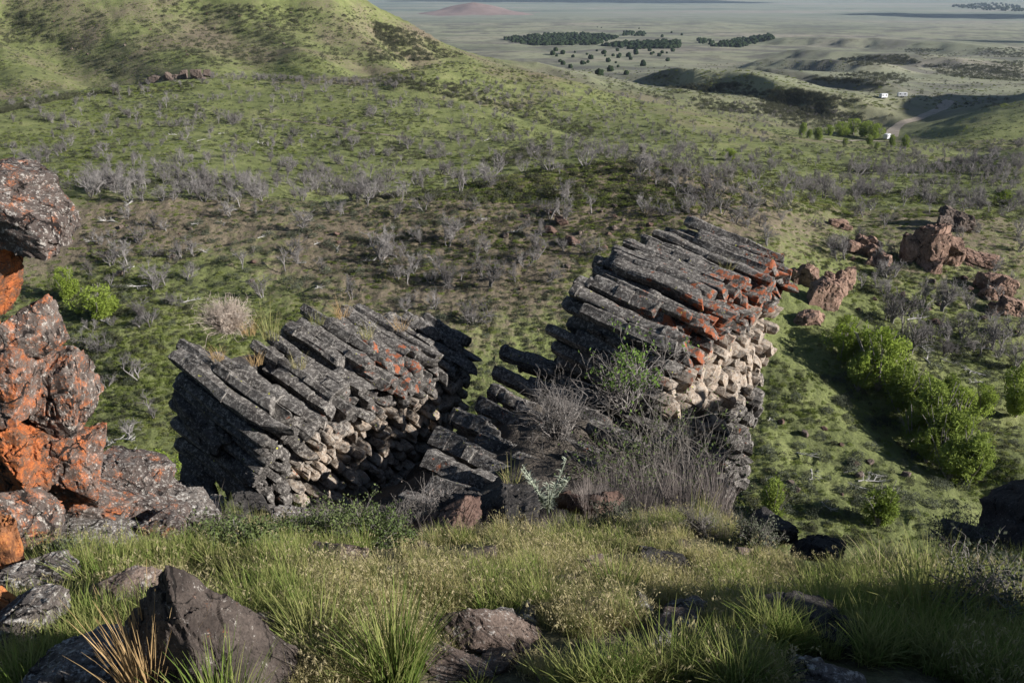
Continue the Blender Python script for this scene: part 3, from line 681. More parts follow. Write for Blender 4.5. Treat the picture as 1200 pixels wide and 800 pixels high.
for k, (u, v, w, h, Y) in enumerate([(215,612,70,44,10.6),(252,602,64,40,11.2),(300,612,72,50,10.9),(345,622,60,40,10.4),(275,632,70,36,9.3),(225,640,60,34,8.8)]):
    B('rubble_rock', u, v, w, h, Y, M['grey_rock' if k % 2 else 'basalt_dark'], ['dark rubble block under the left corner of the broad outcrop', 'grey rubble block second along the foot of the broad outcrop', 'dark rubble block under the yellow lichen spots of the broad outcrop', 'grey rubble block at the foot of the tan face', 'dark low rubble in front of the broad outcrop foot', 'grey low rubble right behind the pyramid rock tip'][k], 'rock', seed=150+k, roll=10, group='rubble at the foot of the outcrop')
for k, (u, v, w, h, Y) in enumerate([(900,616,60,24,10.4),(962,644,70,22,10.0),(1135,628,50,28,10.8)]):
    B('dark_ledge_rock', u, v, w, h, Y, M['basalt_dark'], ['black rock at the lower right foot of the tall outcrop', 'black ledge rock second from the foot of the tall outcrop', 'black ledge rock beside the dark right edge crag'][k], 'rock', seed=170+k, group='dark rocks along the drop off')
# bluffs at the right whose shade falls on the foreground
rockmass('dark_bluff', (7.8, -.5, -2.3), (3.4, 5.6, 4.8), M['basalt_dark'], 'dark rock bluff beyond the right edge of the grass', 201, 'bluff')
rockmass('dark_bluff', (8.3, 2.5, -3.3), (2.8, 2.3, 5.2), M['basalt_dark'], 'dark rock knob beside the shaded right side of the grass', 204, 'bluff')
rockmass('dark_bluff', (8.4, 4.6, -4.4), (2.8, 2.7, 3.9), M['basalt_dark'], 'low dark rock knob right of the shaded grass', 206, 'bluff')
rockmass('dark_bluff', (8.9, 7.7, -5.5), (2.5, 3.6, 4.2), M['basalt_dark'], 'dark rock knob just outside the right edge behind the shaded shrub', 207, 'bluff')
rockmass('dark_bluff', (8.3, 11.0, -8.0), (3.2, 3.4, 3.0), M['basalt_dark'], 'black shaded crag rising at the right frame edge', 202, 'bluff')
rockmass('dark_bluff', (12.3, 14.6, -8.2), (2.8, 5.2, 6.6), M['basalt_dark'], 'farthest dark bluff just outside the right edge', 205, 'bluff')
rockmass('dark_bluff', (11.4, 8.6, -6.6), (3.2, 11.5, 7.4), M['basalt_dark'], 'long dark bluff just outside the right edge beyond the crag', 203, 'bluff')

# ------------------------------------------------------------------ plants: prototypes
HID = bpy.data.collections.new('prototypes')          # never linked to the scene
def scatter(name, P, rot, scl, idx, protos, label, cat):
    coll = bpy.data.collections.new(name+'_kinds')
    for k, me in enumerate(protos):
        o = bpy.data.objects.new('%s_%02d' % (name, k), me); coll.objects.link(o)
    me = mesh(name, P, [], None)
    a = me.attributes.new('rot', 'FLOAT_VECTOR', 'POINT'); a.data.foreach_set('vector', np.asarray(rot, np.float32).ravel())
    a = me.attributes.new('scl', 'FLOAT_VECTOR', 'POINT'); a.data.foreach_set('vector', np.asarray(scl, np.float32).ravel())
    a = me.attributes.new('idx', 'INT', 'POINT'); a.data.foreach_set('value', np.asarray(idx, np.int32))
    ng = bpy.data.node_groups.new(name, 'GeometryNodeTree')
    ng.interface.new_socket('Geometry', in_out='INPUT', socket_type='NodeSocketGeometry'); ng.interface.new_socket('Geometry', in_out='OUTPUT', socket_type='NodeSocketGeometry')
    gi = ng.nodes.new('NodeGroupInput'); go = ng.nodes.new('NodeGroupOutput'); ip = ng.nodes.new('GeometryNodeInstanceOnPoints')
    ci = ng.nodes.new('GeometryNodeCollectionInfo'); ci.inputs['Collection'].default_value = coll; ci.inputs['Separate Children'].default_value = True; ci.inputs['Reset Children'].default_value = True
    def na(n, t):
        q = ng.nodes.new('GeometryNodeInputNamedAttribute'); q.data_type = t; q.inputs['Name'].default_value = n
        return [s for s in q.outputs if s.enabled and s.name == 'Attribute'][0]
    ip.inputs['Pick Instance'].default_value = True
    ng.links.new(gi.outputs[0], ip.inputs['Points']); ng.links.new(ci.outputs[0], ip.inputs['Instance'])
    ng.links.new(na('idx', 'INT'), ip.inputs['Instance Index']); ng.links.new(na('rot', 'FLOAT_VECTOR'), ip.inputs['Rotation']); ng.links.new(na('scl', 'FLOAT_VECTOR'), ip.inputs['Scale'])
    ng.links.new(ip.outputs[0], go.inputs[0])
    o = add(name, me); mod = o.modifiers.new('scatter', 'NODES'); mod.node_group = ng
    return props(o, label, cat, kind='stuff')
def rz(n): 
    q = np.zeros((n, 3)); q[:, 2] = rng.uniform(0, 6.283, n); return q
def dead_tree(seed, h=3.8, stems=3, twigs=7, upright=.6, mat=None, part=None, base_r=.11, minr=.011):
    r = np.random.default_rng(seed); T = Tubes(); Br = Tubes()
    def grow(p, d, L, rad, lev):
        n = 5; pts = [p]; q = np.array(p, float); dd = np.array(d, float)
        for k in range(n-1):
            dd = dd+r.normal(size=3)*.20+np.array([0, 0, .10 if lev else .05]); dd /= np.linalg.norm(dd)
            q = q+dd*L/(n-1); pts.append(q.copy())
        rr = np.linspace(rad, rad*.45 if lev < 3 else rad*.3, n)
        (T if lev == 0 else Br).add(pts, np.maximum(rr, minr), 5 if lev == 0 else (4 if lev == 1 else 3))
        if lev >= 3: return
        m = (twigs, twigs-1, 4)[lev]
        for k in range(m):
            f = r.uniform(.2 if lev else .25, 1); i = min(int(f*(n-1)), n-2); b = pts[i]+(pts[i+1]-pts[i])*(f*(n-1)-i)
            t = dd if f > .85 else (pts[i+1]-pts[i])/np.linalg.norm(pts[i+1]-pts[i])
            o = r.normal(size=3); o -= (o@t)*t; o /= np.linalg.norm(o)
            nd = t*.65+o*r.uniform(.5, 1.0)+np.array([0, 0, .12]); nd /= np.linalg.norm(nd)
            grow(b, nd, L*r.uniform(.38, .62), rad*(.48-.06*lev), lev+1)
    for s in range(stems):
        a = r.uniform(0, 6.283); sp_ = r.uniform(.15, .75)*(1-upright)*1.6
        d = np.array([math.cos(a)*sp_, math.sin(a)*sp_, 1]); d /= np.linalg.norm(d)
        grow(np.array([math.cos(a)*.08, math.sin(a)*.08, -.15]), d, h*r.uniform(.55, .72), base_r*r.uniform(.7, 1.1), 0)
    if part: return T.mesh('trunk', mat), Br.mesh('branches', mat)
    T.V += Br.V; T.F += [f+T.n for f in Br.F]
    return T.mesh('dead_juniper', mat)
def sage_mesh(seed, mat, h=.6, w=.5, n=260, leaf=.07, name='sagebrush'):
    r = np.random.default_rng(seed)
    d = r.normal(size=(n, 3)); d[:, 2] = np.abs(d[:, 2])*.9; d /= np.linalg.norm(d, axis=1)[:, None]
    rad = r.uniform(.35, 1, n)**.5*(1+.35*vnoise(d[:, 0]*2.3+seed, d[:, 1]*2.3, d[:, 2]*2.3, seed))
    P = d*rad[:, None]*np.array([w, w, h])
    V, Fq = cards(P, r.uniform(.7, 1.4, n)*leaf, .55, .6, r)
    return mesh(name, V, Fq, mat)
def leafy_bush(seed, mat, n=2600, leaf=.11, lobes=9, name='foliage'):
    """unit bush, width about 2, height about 2"""
    r = np.random.default_rng(seed); P = []
    for k in range(lobes):
        a = r.uniform(0, 6.283); d = r.uniform(0, .62); c = np.array([math.cos(a)*d, math.sin(a)*d, r.uniform(.45, 1.45)-.35*d]); s = r.uniform(.32, .52)
        m = n//lobes; q = r.normal(size=(m, 3)); q /= np.linalg.norm(q, axis=1)[:, None]; q = q*r.uniform(.45, 1.05, m)[:, None]**.6*s*np.array([1, 1, .95])
        P.append(c+q)
    P = np.concatenate(P); P = P[P[:, 2] > .02]
    P = P*(1+.22*fbm(P, .5, 3, seed))[:, None]; keep = vnoise(P[:, 0]*3.4, P[:, 1]*3.4, P[:, 2]*3.4, seed) > -.22
    P = P[keep]
    V, Fq = cards(P, r.uniform(.6, 1.4, len(P))*leaf, .55, .2, r); return mesh(name, V, Fq, mat)
def bush_stems(seed, mat, k=10, name='stems'):
    r = np.random.default_rng(seed); T = Tubes()
    for i in range(k):
        a = r.uniform(0, 6.283); d = np.array([math.cos(a)*.5, math.sin(a)*.5, 1.3]); pts = [np.zeros(3)]
        for j in range(4): d = d+r.normal(size=3)*.15; pts.append(pts[-1]+d*.28)
        T.add(pts, np.linspace(.035, .008, 5), 4)
    return T.mesh(name, mat)
def put(src, P, s, rzv, label, cat, group=None):
    """a copy of a thing set on the ground"""
    c = copy_tree(src); c.location = P; c.rotation_euler = (0, 0, rzv); c.scale = s if hasattr(s, '__len__') else (s,)*3
    for k in ('label', 'category', 'group'): 
        if k in c: del c[k]
    return props(c, label, cat, group)
def region(n, poly, rmin=22, rmax=29000):
    """random ground points seen within a screen polygon"""
    poly = np.array(poly, float); lo, hi = poly.min(0), poly.max(0); out = []
    while len(out) < n:
        q = rng.uniform(lo, hi, (max(n*2, 50), 2)); ins = np.zeros(len(q), bool); j = len(poly)-1
        for i in range(len(poly)):
            a, b = poly[i], poly[j]
            c = ((a[1] > q[:, 1]) != (b[1] > q[:, 1])) & (q[:, 0] < (b[0]-a[0])*(q[:, 1]-a[1])/(b[1]-a[1]+1e-9)+a[0]); ins ^= c; j = i
        out += list(q[ins])
    q = np.array(out[:n]); P = hit(q[:, 0], q[:, 1], rmin, rmax); ok = ~np.isnan(P[:, 0]); return P[ok], q[ok]

# ------------------------------------------------------------------ dead junipers
protos = []
for k in range(7):
    e = empty('dead_juniper', (0, 0, 0)); tm, bm = dead_tree(300+k, h=3.9, stems=[2, 3, 4, 3, 1, 3, 2][k], twigs=7 if k % 2 else 6, upright=[.5, .35, .3, .6, .9, .45, .7][k], mat=M['dead_wood' if k % 2 else 'dead_wood_dark'], part=True)
    add('trunk', tm, parent=e); add('branches', bm, parent=e); protos.append(e)
single = [dead_tree(320+k, h=3.9, stems=[3, 2, 4, 1, 3, 3][k], twigs=6, upright=[.4, .7, .3, .9, .5, .35][k], mat=M['dead_wood_dark' if k % 3 else 'dead_wood'], minr=.014) for k in range(6)]
STANDS = [  # polygon, count, label, with parts?
 ([(105,212),(420,212),(430,238),(105,238)], 74, 'grey bare dead juniper in the thick dead stand on the green bench', 1),
 ([(420,205),(560,195),(640,175),(820,170),(830,192),(700,196),(600,218),(430,246)], 88, 'grey bare dead juniper crowded in the hollow behind the brown knoll', 0),
 ([(100,245),(420,250),(680,230),(690,300),(560,380),(300,345),(110,420)], 34, 'bare dead juniper scattered on the brown slope above the broad outcrop', 1),
 ([(110,420),(185,400),(190,540),(130,550)], 5, 'bare dead juniper in the gap left of the broad outcrop', 1),
 ([(740,205),(830,198),(950,245),(930,270),(760,262)], 26, 'slim dead juniper on the slope above the tall outcrop', 1),
 ([(840,190),(1200,215),(1200,260),(1060,250),(940,238)], 44, 'grey dead juniper on the right slope above the pink crags', 0),
 ([(940,270),(1060,330),(1200,380),(1200,440),(1090,430),(980,360)], 22, 'dead juniper among the pink crags on the right slope', 1),
 ([(0,130),(150,108),(450,108),(600,150),(560,190),(300,200),(0,200)], 20, 'dead juniper dotted over the rounded green hill', 0)]
nd = 0
for poly, n, lab, parts in STANDS:
    P, q = region(n, poly)
    for p in P:
        s = random.uniform(.4, 1.05)
        if parts:
            put(random.choice(protos), p-np.array([0, 0, .1]), (s, s, s*random.uniform(.85, 1.1)), random.uniform(0, 6.28), lab, 'dead tree', 'dead junipers on the slopes')
        else:
            o = add('dead_juniper', random.choice(single), p-np.array([0, 0, .1]), rot=(0, 0, random.uniform(0, 6.28)), scale=(s, s, s*random.uniform(.85, 1.1)))
            props(o, lab, 'dead tree', 'dead junipers on the slopes')
        nd += 1
for e in protos:
    for c in list(e.children): bpy.data.objects.remove(c)
    bpy.data.objects.remove(e)
parts_ = []
for poly, n in [([(0,120),(150,100),(300,88),(460,102),(600,135),(720,175),(640,190),(400,200),(0,205)], 400), ([(440,88),(700,105),(900,150),(940,165),(800,172),(640,145),(560,120)], 260),
                ([(640,165),(860,165),(1200,205),(1200,250),(1000,240),(760,200)], 210), ([(700,108),(1000,132),(1000,150),(900,150)], 160), ([(1040,170),(1200,165),(1200,205),(1000,205)], 240), ([(0,205),(420,200),(420,235),(0,225)], 130), ([(230,86),(470,96),(470,103),(230,92)], 110)]:
    P, _ = region(n, poly); parts_.append(P)
P, _ = region(70, [(100,240),(560,235),(720,230),(700,300),(560,380),(250,345),(110,420)]); parts_.append(P); P, _ = region(80, [(740,200),(1200,230),(1200,420),(1080,420),(960,300),(760,262)]); parts_.append(P)
P = np.concatenate(parts_); n = len(P); s = rng.uniform(.32, .80, (n, 1))*np.ones((1, 3))
scatter('distant_dead_trees', P-[0, 0, .1], rz(n), s, rng.integers(0, 6, n), single, 'thin grey dead junipers sparsely covering all the slopes', 'dead trees')
# fallen antler-like trunks
def fallen(seed, mat):
    r = np.random.default_rng(seed); T = Tubes(); L = 2.6
    pts = [np.array([0, 0, .08])]; d = np.array([1, 0, .12])
    for k in range(5): d = d+r.normal(size=3)*[.1, .15, .05]; pts.append(pts[-1]+d/np.linalg.norm(d)*L/5)
    T.add(pts, np.linspace(.10, .03, 6), 5)
    for k in range(9):
        i = r.integers(1, 5); a = np.array([.6, r.choice([-1, 1])*r.uniform(.3, .9), r.uniform(.1, .8)]); a /= np.linalg.norm(a); l = r.uniform(.5, 1.3)
        q = [pts[i], pts[i]+a*l*.5+r.normal(size=3)*.06, pts[i]+a*l+r.normal(size=3)*.1]
        T.add(q, [.045, .03, .012], 4)
        for j in range(2): b = q[1]+r.normal(size=3)*.05; T.add([b, b+(a+r.normal(size=3)*.5)*l*.4], [.02, .008], 3)
    return T.mesh('fallen_dead_trunk', mat)
fm = [fallen(400+k, M['white_wood']) for k in range(5)]
for poly, n, lab in [([(105,240),(420,240),(640,240),(600,330),(300,350),(110,400)], 22, 'bleached fallen juniper lying on the brown slope above the broad outcrop'),
                     ([(105,400),(185,395),(190,540),(110,550)], 5, 'bleached fallen juniper lying in the gap left of the broad outcrop'),
                     ([(900,460),(1050,560),(1040,600),(890,590)], 9, 'bleached fallen juniper on the green bank left of the creek bushes'),
                     ([(960,300),(1200,420),(1200,460),(1080,440)], 12, 'bleached fallen juniper on the slope below the pink crags'),
                     ([(760,210),(1200,225),(1200,260),(800,250)], 12, 'bleached fallen juniper among the standing dead trees at right'),
                     ([(0,150),(560,140),(600,200),(0,215)], 14, 'bleached fallen juniper on the rounded green hill')]:
    P, _ = region(n, poly)
    for p in P: props(add('fallen_dead_trunk', random.choice(fm), p, rot=(0, 0, random.uniform(0, 6.28)), scale=random.uniform(.4, .85)), lab, 'dead wood', 'fallen dead wood on the slopes')
# ------------------------------------------------------------------ shrubs on the slopes
sg = [sage_mesh(500+k, M['sage'], h=.62, w=.55, n=420, leaf=.09) for k in range(5)]
for poly, n, lab in [([(200,248),(480,238),(640,222),(640,275),(480,300),(220,300)], 100, 'grey green sagebrush on the brown slope below the dead stand'),
                     ([(105,300),(560,300),(580,400),(420,345),(240,345),(110,540)], 70, 'grey green sagebrush low on the slope behind the broad outcrop'),
                     ([(890,440),(1000,440),(1160,600),(890,610)], 90, 'dark round sagebrush on the green bank beside the creek bushes'),
                     ([(960,330),(1200,400),(1200,450),(1090,440)], 40, 'grey sagebrush on the slope below the pink crags')]:
    P, _ = region(n, poly)
    for p in P:
        s = random.uniform(.6, 1.25); props(add('sagebrush', random.choice(sg), p, rot=(0, 0, random.uniform(0, 6.28)), scale=(s, s, s*random.uniform(.7, 1))), lab, 'shrub', 'sagebrush on the near slopes')
gk = [sage_mesh(520+k, M['cheat_far'], h=.22, w=.55, n=150, leaf=.14) for k in range(3)]
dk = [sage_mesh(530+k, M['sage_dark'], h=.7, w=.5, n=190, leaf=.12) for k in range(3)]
sk = [sage_mesh(540+k, M['sage'], h=.45, w=.5, n=150, leaf=.12) for k in range(2)]
AREAS = [([(0,205),(1200,250),(1200,640),(0,640)], 44000, .55), ([(0,120),(270,88),(460,102),(720,172),(1200,200),(1200,260),(0,215)], 20000, .85), ([(0,0),(430,8),(620,85),(0,120)], 12000, 1.15),
         ([(440,90),(520,72),(1000,130),(1060,170),(1000,205),(720,170)], 5500, 1.4), ([(1000,180),(1200,110),(1200,200),(1000,205)], 1800, 1.3), ([(620,84),(1200,60),(1200,125),(1050,130),(720,105)], 3500, 2.2)]
SHADE_BRUSH_BANDS = [([(0,128),(60,112),(120,105),(130,109),(60,120),(0,134)], 500), ([(300,135),(420,155),(520,185),(470,190),(380,172),(300,150)], 700), ([(440,88),(540,100),(700,150),(690,165),(560,122),(450,98)], 500), ([(440,25),(490,40),(545,66),(500,72),(430,72)], 700), ([(0,0),(200,0),(420,15),(440,70),(200,80),(0,60)], 1500), ([(20,5),(60,30),(150,88),(130,92),(60,55),(20,25)], 300), ([(560,185),(640,170),(650,182),(580,202)], 300), ([(750,110),(800,100),(860,98),(900,106),(860,118),(780,118)], 700), ([(850,112),(930,104),(1010,118),(980,132),(900,136),(800,126)], 1500), ([(880,122),(1000,134),(1050,132),(1030,148),(930,150)], 700), ([(980,68),(1060,64),(1080,74),(1000,78)], 500), ([(1050,58),(1200,56),(1200,68),(1080,66)], 700), ([(1080,76),(1200,72),(1200,96),(1110,90)], 900), ([(950,94),(1010,84),(1090,90),(1040,102)], 600)]  # dark shrubs massed in bands, several standing in for shaded banks and hollows
PP = []; SS = []; IX = []
for poly, n in SHADE_BRUSH_BANDS:
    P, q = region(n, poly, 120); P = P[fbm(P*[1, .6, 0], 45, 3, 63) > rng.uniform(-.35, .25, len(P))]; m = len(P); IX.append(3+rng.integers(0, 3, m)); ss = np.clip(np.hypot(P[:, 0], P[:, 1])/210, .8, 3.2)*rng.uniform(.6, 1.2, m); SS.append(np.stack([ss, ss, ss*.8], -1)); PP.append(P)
for poly, n, s in AREAS:
    P, q = region(n, poly); m = len(P)
    cl = fbm(P*[1, 1, 0], 14, 3, 91); sel = rng.random(m) < np.clip(.62+cl*1.3, .1, 1); P = P[sel]; m = len(P)
    kind = rng.random(m)+fbm(P*[1, 1, 0], 25, 2, 95)*.5
    IX.append(np.where(kind < .52, rng.integers(0, 3, m), np.where(kind < .85, 3+rng.integers(0, 3, m), 6+rng.integers(0, 2, m))))
    ss = s*rng.uniform(.45, 1.2, m)**1.2; SS.append(np.stack([ss, ss, ss*rng.uniform(.6, 1.1, m)], -1)); PP.append(P)
P = np.concatenate(PP); n = len(P)
scatter('slope_ground_cover', P, rz(n), np.concatenate(SS), np.concatenate(IX), gk+dk+sk, 'low bunchgrass and shrubs mottling the green slopes, with dark shrub bands standing in for shade', 'ground cover')
print('cover', n)
# rocks dotted on the slope
rm = []
for k in range(5):
    V, f = boulder_verts(600+k, 3, 9, .06); rm.append(mesh('slope_rock', V*[.5, .45, .35]+[0, 0, .2], f, M['red_rock' if k % 2 else 'brown_rock'], True))
for poly, n, lab in [([(560,245),(800,225),(760,300),(600,350),(540,300)], 26, 'small brown rock on the bare knoll above the ledge'), ([(120,260),(420,270),(420,330),(120,340)], 12, 'small brown rock on the slope behind the broad outcrop'),
                     ([(950,290),(1200,330),(1200,400),(980,360)], 24, 'loose pink brown rock near the pink crags'), ([(890,450),(1080,560),(890,600)], 12, 'small rock on the green bank left of the creek'), ([(60,0),(400,10),(480,60),(60,70)], 34, 'pale rock on the high hill at upper left')]:
    P, _ = region(n, poly)
    for p in P:
        s = random.uniform(.3, .85)*(2 if p[1] > 300 else 1); props(add('slope_rock', random.choice(rm), p, rot=(0, 0, random.uniform(0, 6.28)), scale=s), lab, 'rock', 'rocks dotted over the slopes')
for u, v, s in ((658, 262, 1.8), (645, 272, 1.5), (670, 285, 1.6)):
    p = hit([u], [v])[0]; props(add('slope_rock', rm[1], p-[0, 0, .1], rot=(0, 0, u), scale=s), {658: 'largest reddish rock on the bare knoll above the ledge', 645: 'dark rock just below the largest reddish knoll rock', 670: 'third rock of the little cluster on the bare knoll'}[u], 'rock', 'rocks dotted over the slopes')
# pink crags on the right slope
def crag(u, v, w, h, label, seed, roll=0, rmin=60, mat='pink_rock'):
    base = hit([u], [v+h*.42], rmin)[0]; dep = (base[1]*cp-base[2]*sp)/F; r = np.random.default_rng(seed)
    e = empty('pink_crag' if mat == 'pink_rock' else 'brown_crag', base); props(e, label, 'crag')
    n = 6 if w > 30 else 3
    for k in range(n):
        q = 1.0 if k == 0 else r.uniform(.38, .62); V, f = boulder_verts(seed*7+k, 5 if w > 40 and k == 0 else 4, 7, .10, sharp=80)
        V = V*np.array([w, w*.75, h*1.05])*dep/2*q*(.82 if k == 0 else 1)
        ro = R(roll+r.uniform(-22, 22)*(k > 0)); ca, sa = math.cos(ro), math.sin(ro); V = np.stack([V[:, 0]*ca+V[:, 2]*sa, V[:, 1], -V[:, 0]*sa+V[:, 2]*ca], -1)
        c = np.array([0, .28*w*dep, h*dep*.30]) if k == 0 else np.array([r.uniform(-.5, .5)*w*dep, r.uniform(-.05, .5)*w*dep, r.uniform(-.05, .5)*h*dep])
        c[2] += .0; me = mesh('rock_block', V+c, f, M[mat], True, None, 26); add('rock_block', me, parent=e)
crag(1096, 288, 50, 72, 'big pinkish crag with a dark left side on the right slope', 701, -8)
crag(1122, 258, 44, 32, 'dark rough crag behind the top of the big pinkish crag', 702, 20, mat='brown_rock')
crag(1018, 290, 38, 28, 'pink brown crag left of the big pinkish crag', 703, 25)
crag(1035, 305, 26, 24, 'small pink crag under the left crag', 713, 25)
crag(965, 342, 38, 50, 'pink brown crag close behind the tall outcrop', 704, 15)
crag(985, 330, 34, 40, 'narrow pink crag at the right of the one behind the tall outcrop', 705, 10)
crag(948, 322, 30, 40, 'rough pink rock touching the tall outcrop edge', 706)
crag(955, 372, 34, 22, 'low pink rock under the crag behind the tall outcrop', 707)
crag(1175, 335, 42, 36, 'pink brown crag at the right edge of the slope', 708, 20)
crag(1150, 305, 44, 22, 'low pink rock between the big crag and the right edge', 709, 15)
crag(1190, 360, 40, 26, 'low pink rock at the lower right of the edge crag', 710, 15)
crag(985, 262, 30, 12, 'flat pale rock above the left crag', 711)
# far cliff band on the high hill
for k, (u, v, w, h) in enumerate([(180, 92, 16, 11), (197, 90, 16, 17), (213, 88, 14, 17), (229, 87, 15, 16), (243, 86, 12, 12)]):
    crag(u, v, w, h, ['first dark cliff block under the high hill', 'second dark cliff block under the high hill', 'third dark cliff block under the high hill', 'fourth dark cliff block under the high hill', 'rightmost dark cliff block under the high hill'][k], 720+k, 0, 330, 'brown_rock')
# ------------------------------------------------------------------ green bushes
def make_bush(mat, seed, n=2600, leaf=.11):
    e = empty('green_bush', (0, 0, 0)); add('foliage', leafy_bush(seed, mat, n, leaf), parent=e); add('stems', bush_stems(seed, M['twig']), parent=e); return e
gb = [make_bush(M['willow'], 801, 9000, .085), make_bush(M['willow_bright'], 802, 9000, .085), make_bush(M['willow'], 803, 9000, .09)]
BUSH = [(985,405,40,40,1,'bright green bush first in the row below the pink crags'),(1028,425,66,68,1,'bright green rounded bush second in the creek row'),(1005,440,40,40,2,'dull green bush left of the second creek bush'),(1050,458,54,52,0,'olive green bush third in the creek row'),
 (1090,478,64,58,0,'green bush in the middle of the creek row'),(1122,480,50,46,1,'yellow green bush at the right of the middle creek bush'),(1068,500,50,46,2,'green bush left of the middle creek bush'),(1105,510,60,54,0,'olive bush below the middle creek bush'),
 (1135,540,60,56,0,'dark olive bush at the lower end of the creek row'),(1110,540,50,46,2,'green bush left of the lowest creek bush'),(1150,470,34,34,1,'small green bush right of the creek row'),(1190,460,44,60,1,'green bush cut by the right frame edge'),
 (1062,445,36,32,2,'small olive bush above the third creek bush'),(1078,462,40,36,0,'olive bush between the third and middle creek bushes'),(1108,462,34,34,2,'dull bush at the upper right of the middle creek bush'),(1085,525,44,36,2,'low dull bush left of the olive bush below the middle one'),(1125,515,40,40,1,'yellow green bush on the right flank of the lower creek row'),(1010,412,36,34,2,'olive bush between the first two creek bushes'),
 (1028,595,52,44,0,'round olive bush at the valley bottom under the creek row'),(905,585,40,44,0,'olive bush at the valley bottom beside the tall outcrop'),(78,335,30,34,1,'yellow green bush on the slope right of the lichen stack'),(115,358,52,34,1,'wide yellow green bush next to the smaller one by the lichen stack'),
 (185,552,56,40,1,'green bush in the dip left of the broad outcrop'),(990,388,30,30,1,'small bright bush under the pink crags'),
 (1175,235,30,16,2,'low green bush far up the right slope'),(855,182,18,12,1,'small green bush by the far dead trees')]
for u, v, w, h, k, lab in BUSH:
    b = hit([u], [v+h*.48], 24)[0]; dep = (b[1]*cp-b[2]*sp)/F
    put(gb[k], b, (w*dep*.6, w*dep*.6, h*dep*.66), random.uniform(0, 6.28), lab, 'bush', 'green bushes')
# grove by the camp
GROVE = [(940,152,16,14,0,'round green tree at the left end of the camp grove'),(948,157,12,10,0,'small green tree second in the camp grove'),(958,157,18,14,0,'green tree third from the left in the camp grove'),(971,153,14,12,1,'bright green tree fourth in the camp grove'),(985,152,22,16,1,'bright tree at the left of the dense grove centre'),(1000,149,24,18,1,'largest bright tree in the dense grove centre'),
 (1014,152,24,18,1,'bright tree right of the largest grove tree'),(1025,155,22,18,1,'bright tree at the right of the dense grove'),(1019,164,14,11,0,'green tree in front of the dense grove'),(1045,165,14,13,0,'dark green tree just right of the parked trailer by the grove'),(1061,166,16,14,0,'rightmost round green tree of the camp grove'),(990,166,9,8,0,'tiny green bush in front of the grove'),(1027,171,9,8,2,'small dark green bush in front of the grove')]
for u, v, w, h, k, lab in GROVE:
    b = hit([u], [v+h*.5], 300)[0]; dep = (b[1]*cp-b[2]*sp)/F
    c = put(gb[k], b-[0, 0, .3], (w*dep/2*1.1, w*dep/2*1.1, h*dep/2*1.25), random.uniform(0, 6.28), lab, 'tree', 'green trees by the camp'); c.name = 'green_tree'
for e in gb:
    for c in list(e.children): bpy.data.objects.remove(c)
    bpy.data.objects.remove(e)
# ------------------------------------------------------------------ tracks, trailers
def strip(name, us, vs, width, mat, rmin, lift=.25):
    P = hit(us, vs, rmin); t = np.linspace(0, len(P)-1, 60); Q = np.stack([np.interp(t, np.arange(len(P)), P[:, k]) for k in range(3)], -1)
    for k in range(2): Q[:, k] = gauss(Q[:, k], 2)
    T = np.gradient(Q[:, :2], axis=0); T /= np.linalg.norm(T, axis=1)[:, None]; n = np.stack([-T[:, 1], T[:, 0]], -1)
    V = []
    for w in np.linspace(-.5, .5, 5):
        q = Q[:, :2]+n*w*width; V.append(np.column_stack([q, hq(q[:, 0], q[:, 1])+lift]))
    V = np.stack(V, 1).reshape(-1, 3); i = (np.arange(59)[:, None]*5+np.arange(4)[None, :]).ravel()
    return props(add(name, mesh(name, V, np.stack([i, i+1, i+6, i+5], -1), mat, True)), kind='structure')
M['dirt'] = plain_mat('dirt', (.24, .20, .155), (.33, .28, .22), .4)
M['dirt_dull'] = plain_mat('dirt_dull', (.15, .13, .09), (.21, .18, .13), .4)
strip('dirt_road', [1044, 1047, 1052, 1075, 1092, 1104, 1116], [163, 152, 147, 140, 133, 127, 118], 7, M['dirt'], 400)
strip('dirt_track', [300, 350, 400, 440, 480], [139, 143, 150, 157, 163], 1.0, M['dirt_dull'], 150, .06)
strip('dirt_track', [968, 990, 1020, 1050], [163, 166, 165, 166], 4, M['dirt'], 300)
M['van_white'] = plain_mat('white_paint', (.50, .50, .51), (.60, .60, .61), 3, .4); M['glass'] = plain_mat('dark_glass', (.02, .025, .03), (.03, .035, .04), 3, .1); M['tyre'] = plain_mat('tyre', (.02, .02, .02), (.03, .03, .03), 3)
def boxm(name, c, s, mat, bev=.15):
    import bmesh
    bm = bmesh.new(); bmesh.ops.create_cube(bm, size=1); bmesh.ops.scale(bm, vec=s, verts=bm.verts); bmesh.ops.bevel(bm, geom=bm.edges[:], offset=bev, segments=2, affect='EDGES'); bmesh.ops.translate(bm, vec=c, verts=bm.verts)
    me = bpy.data.meshes.new(name); bm.to_mesh(me); bm.free(); me.materials.append(mat); return me
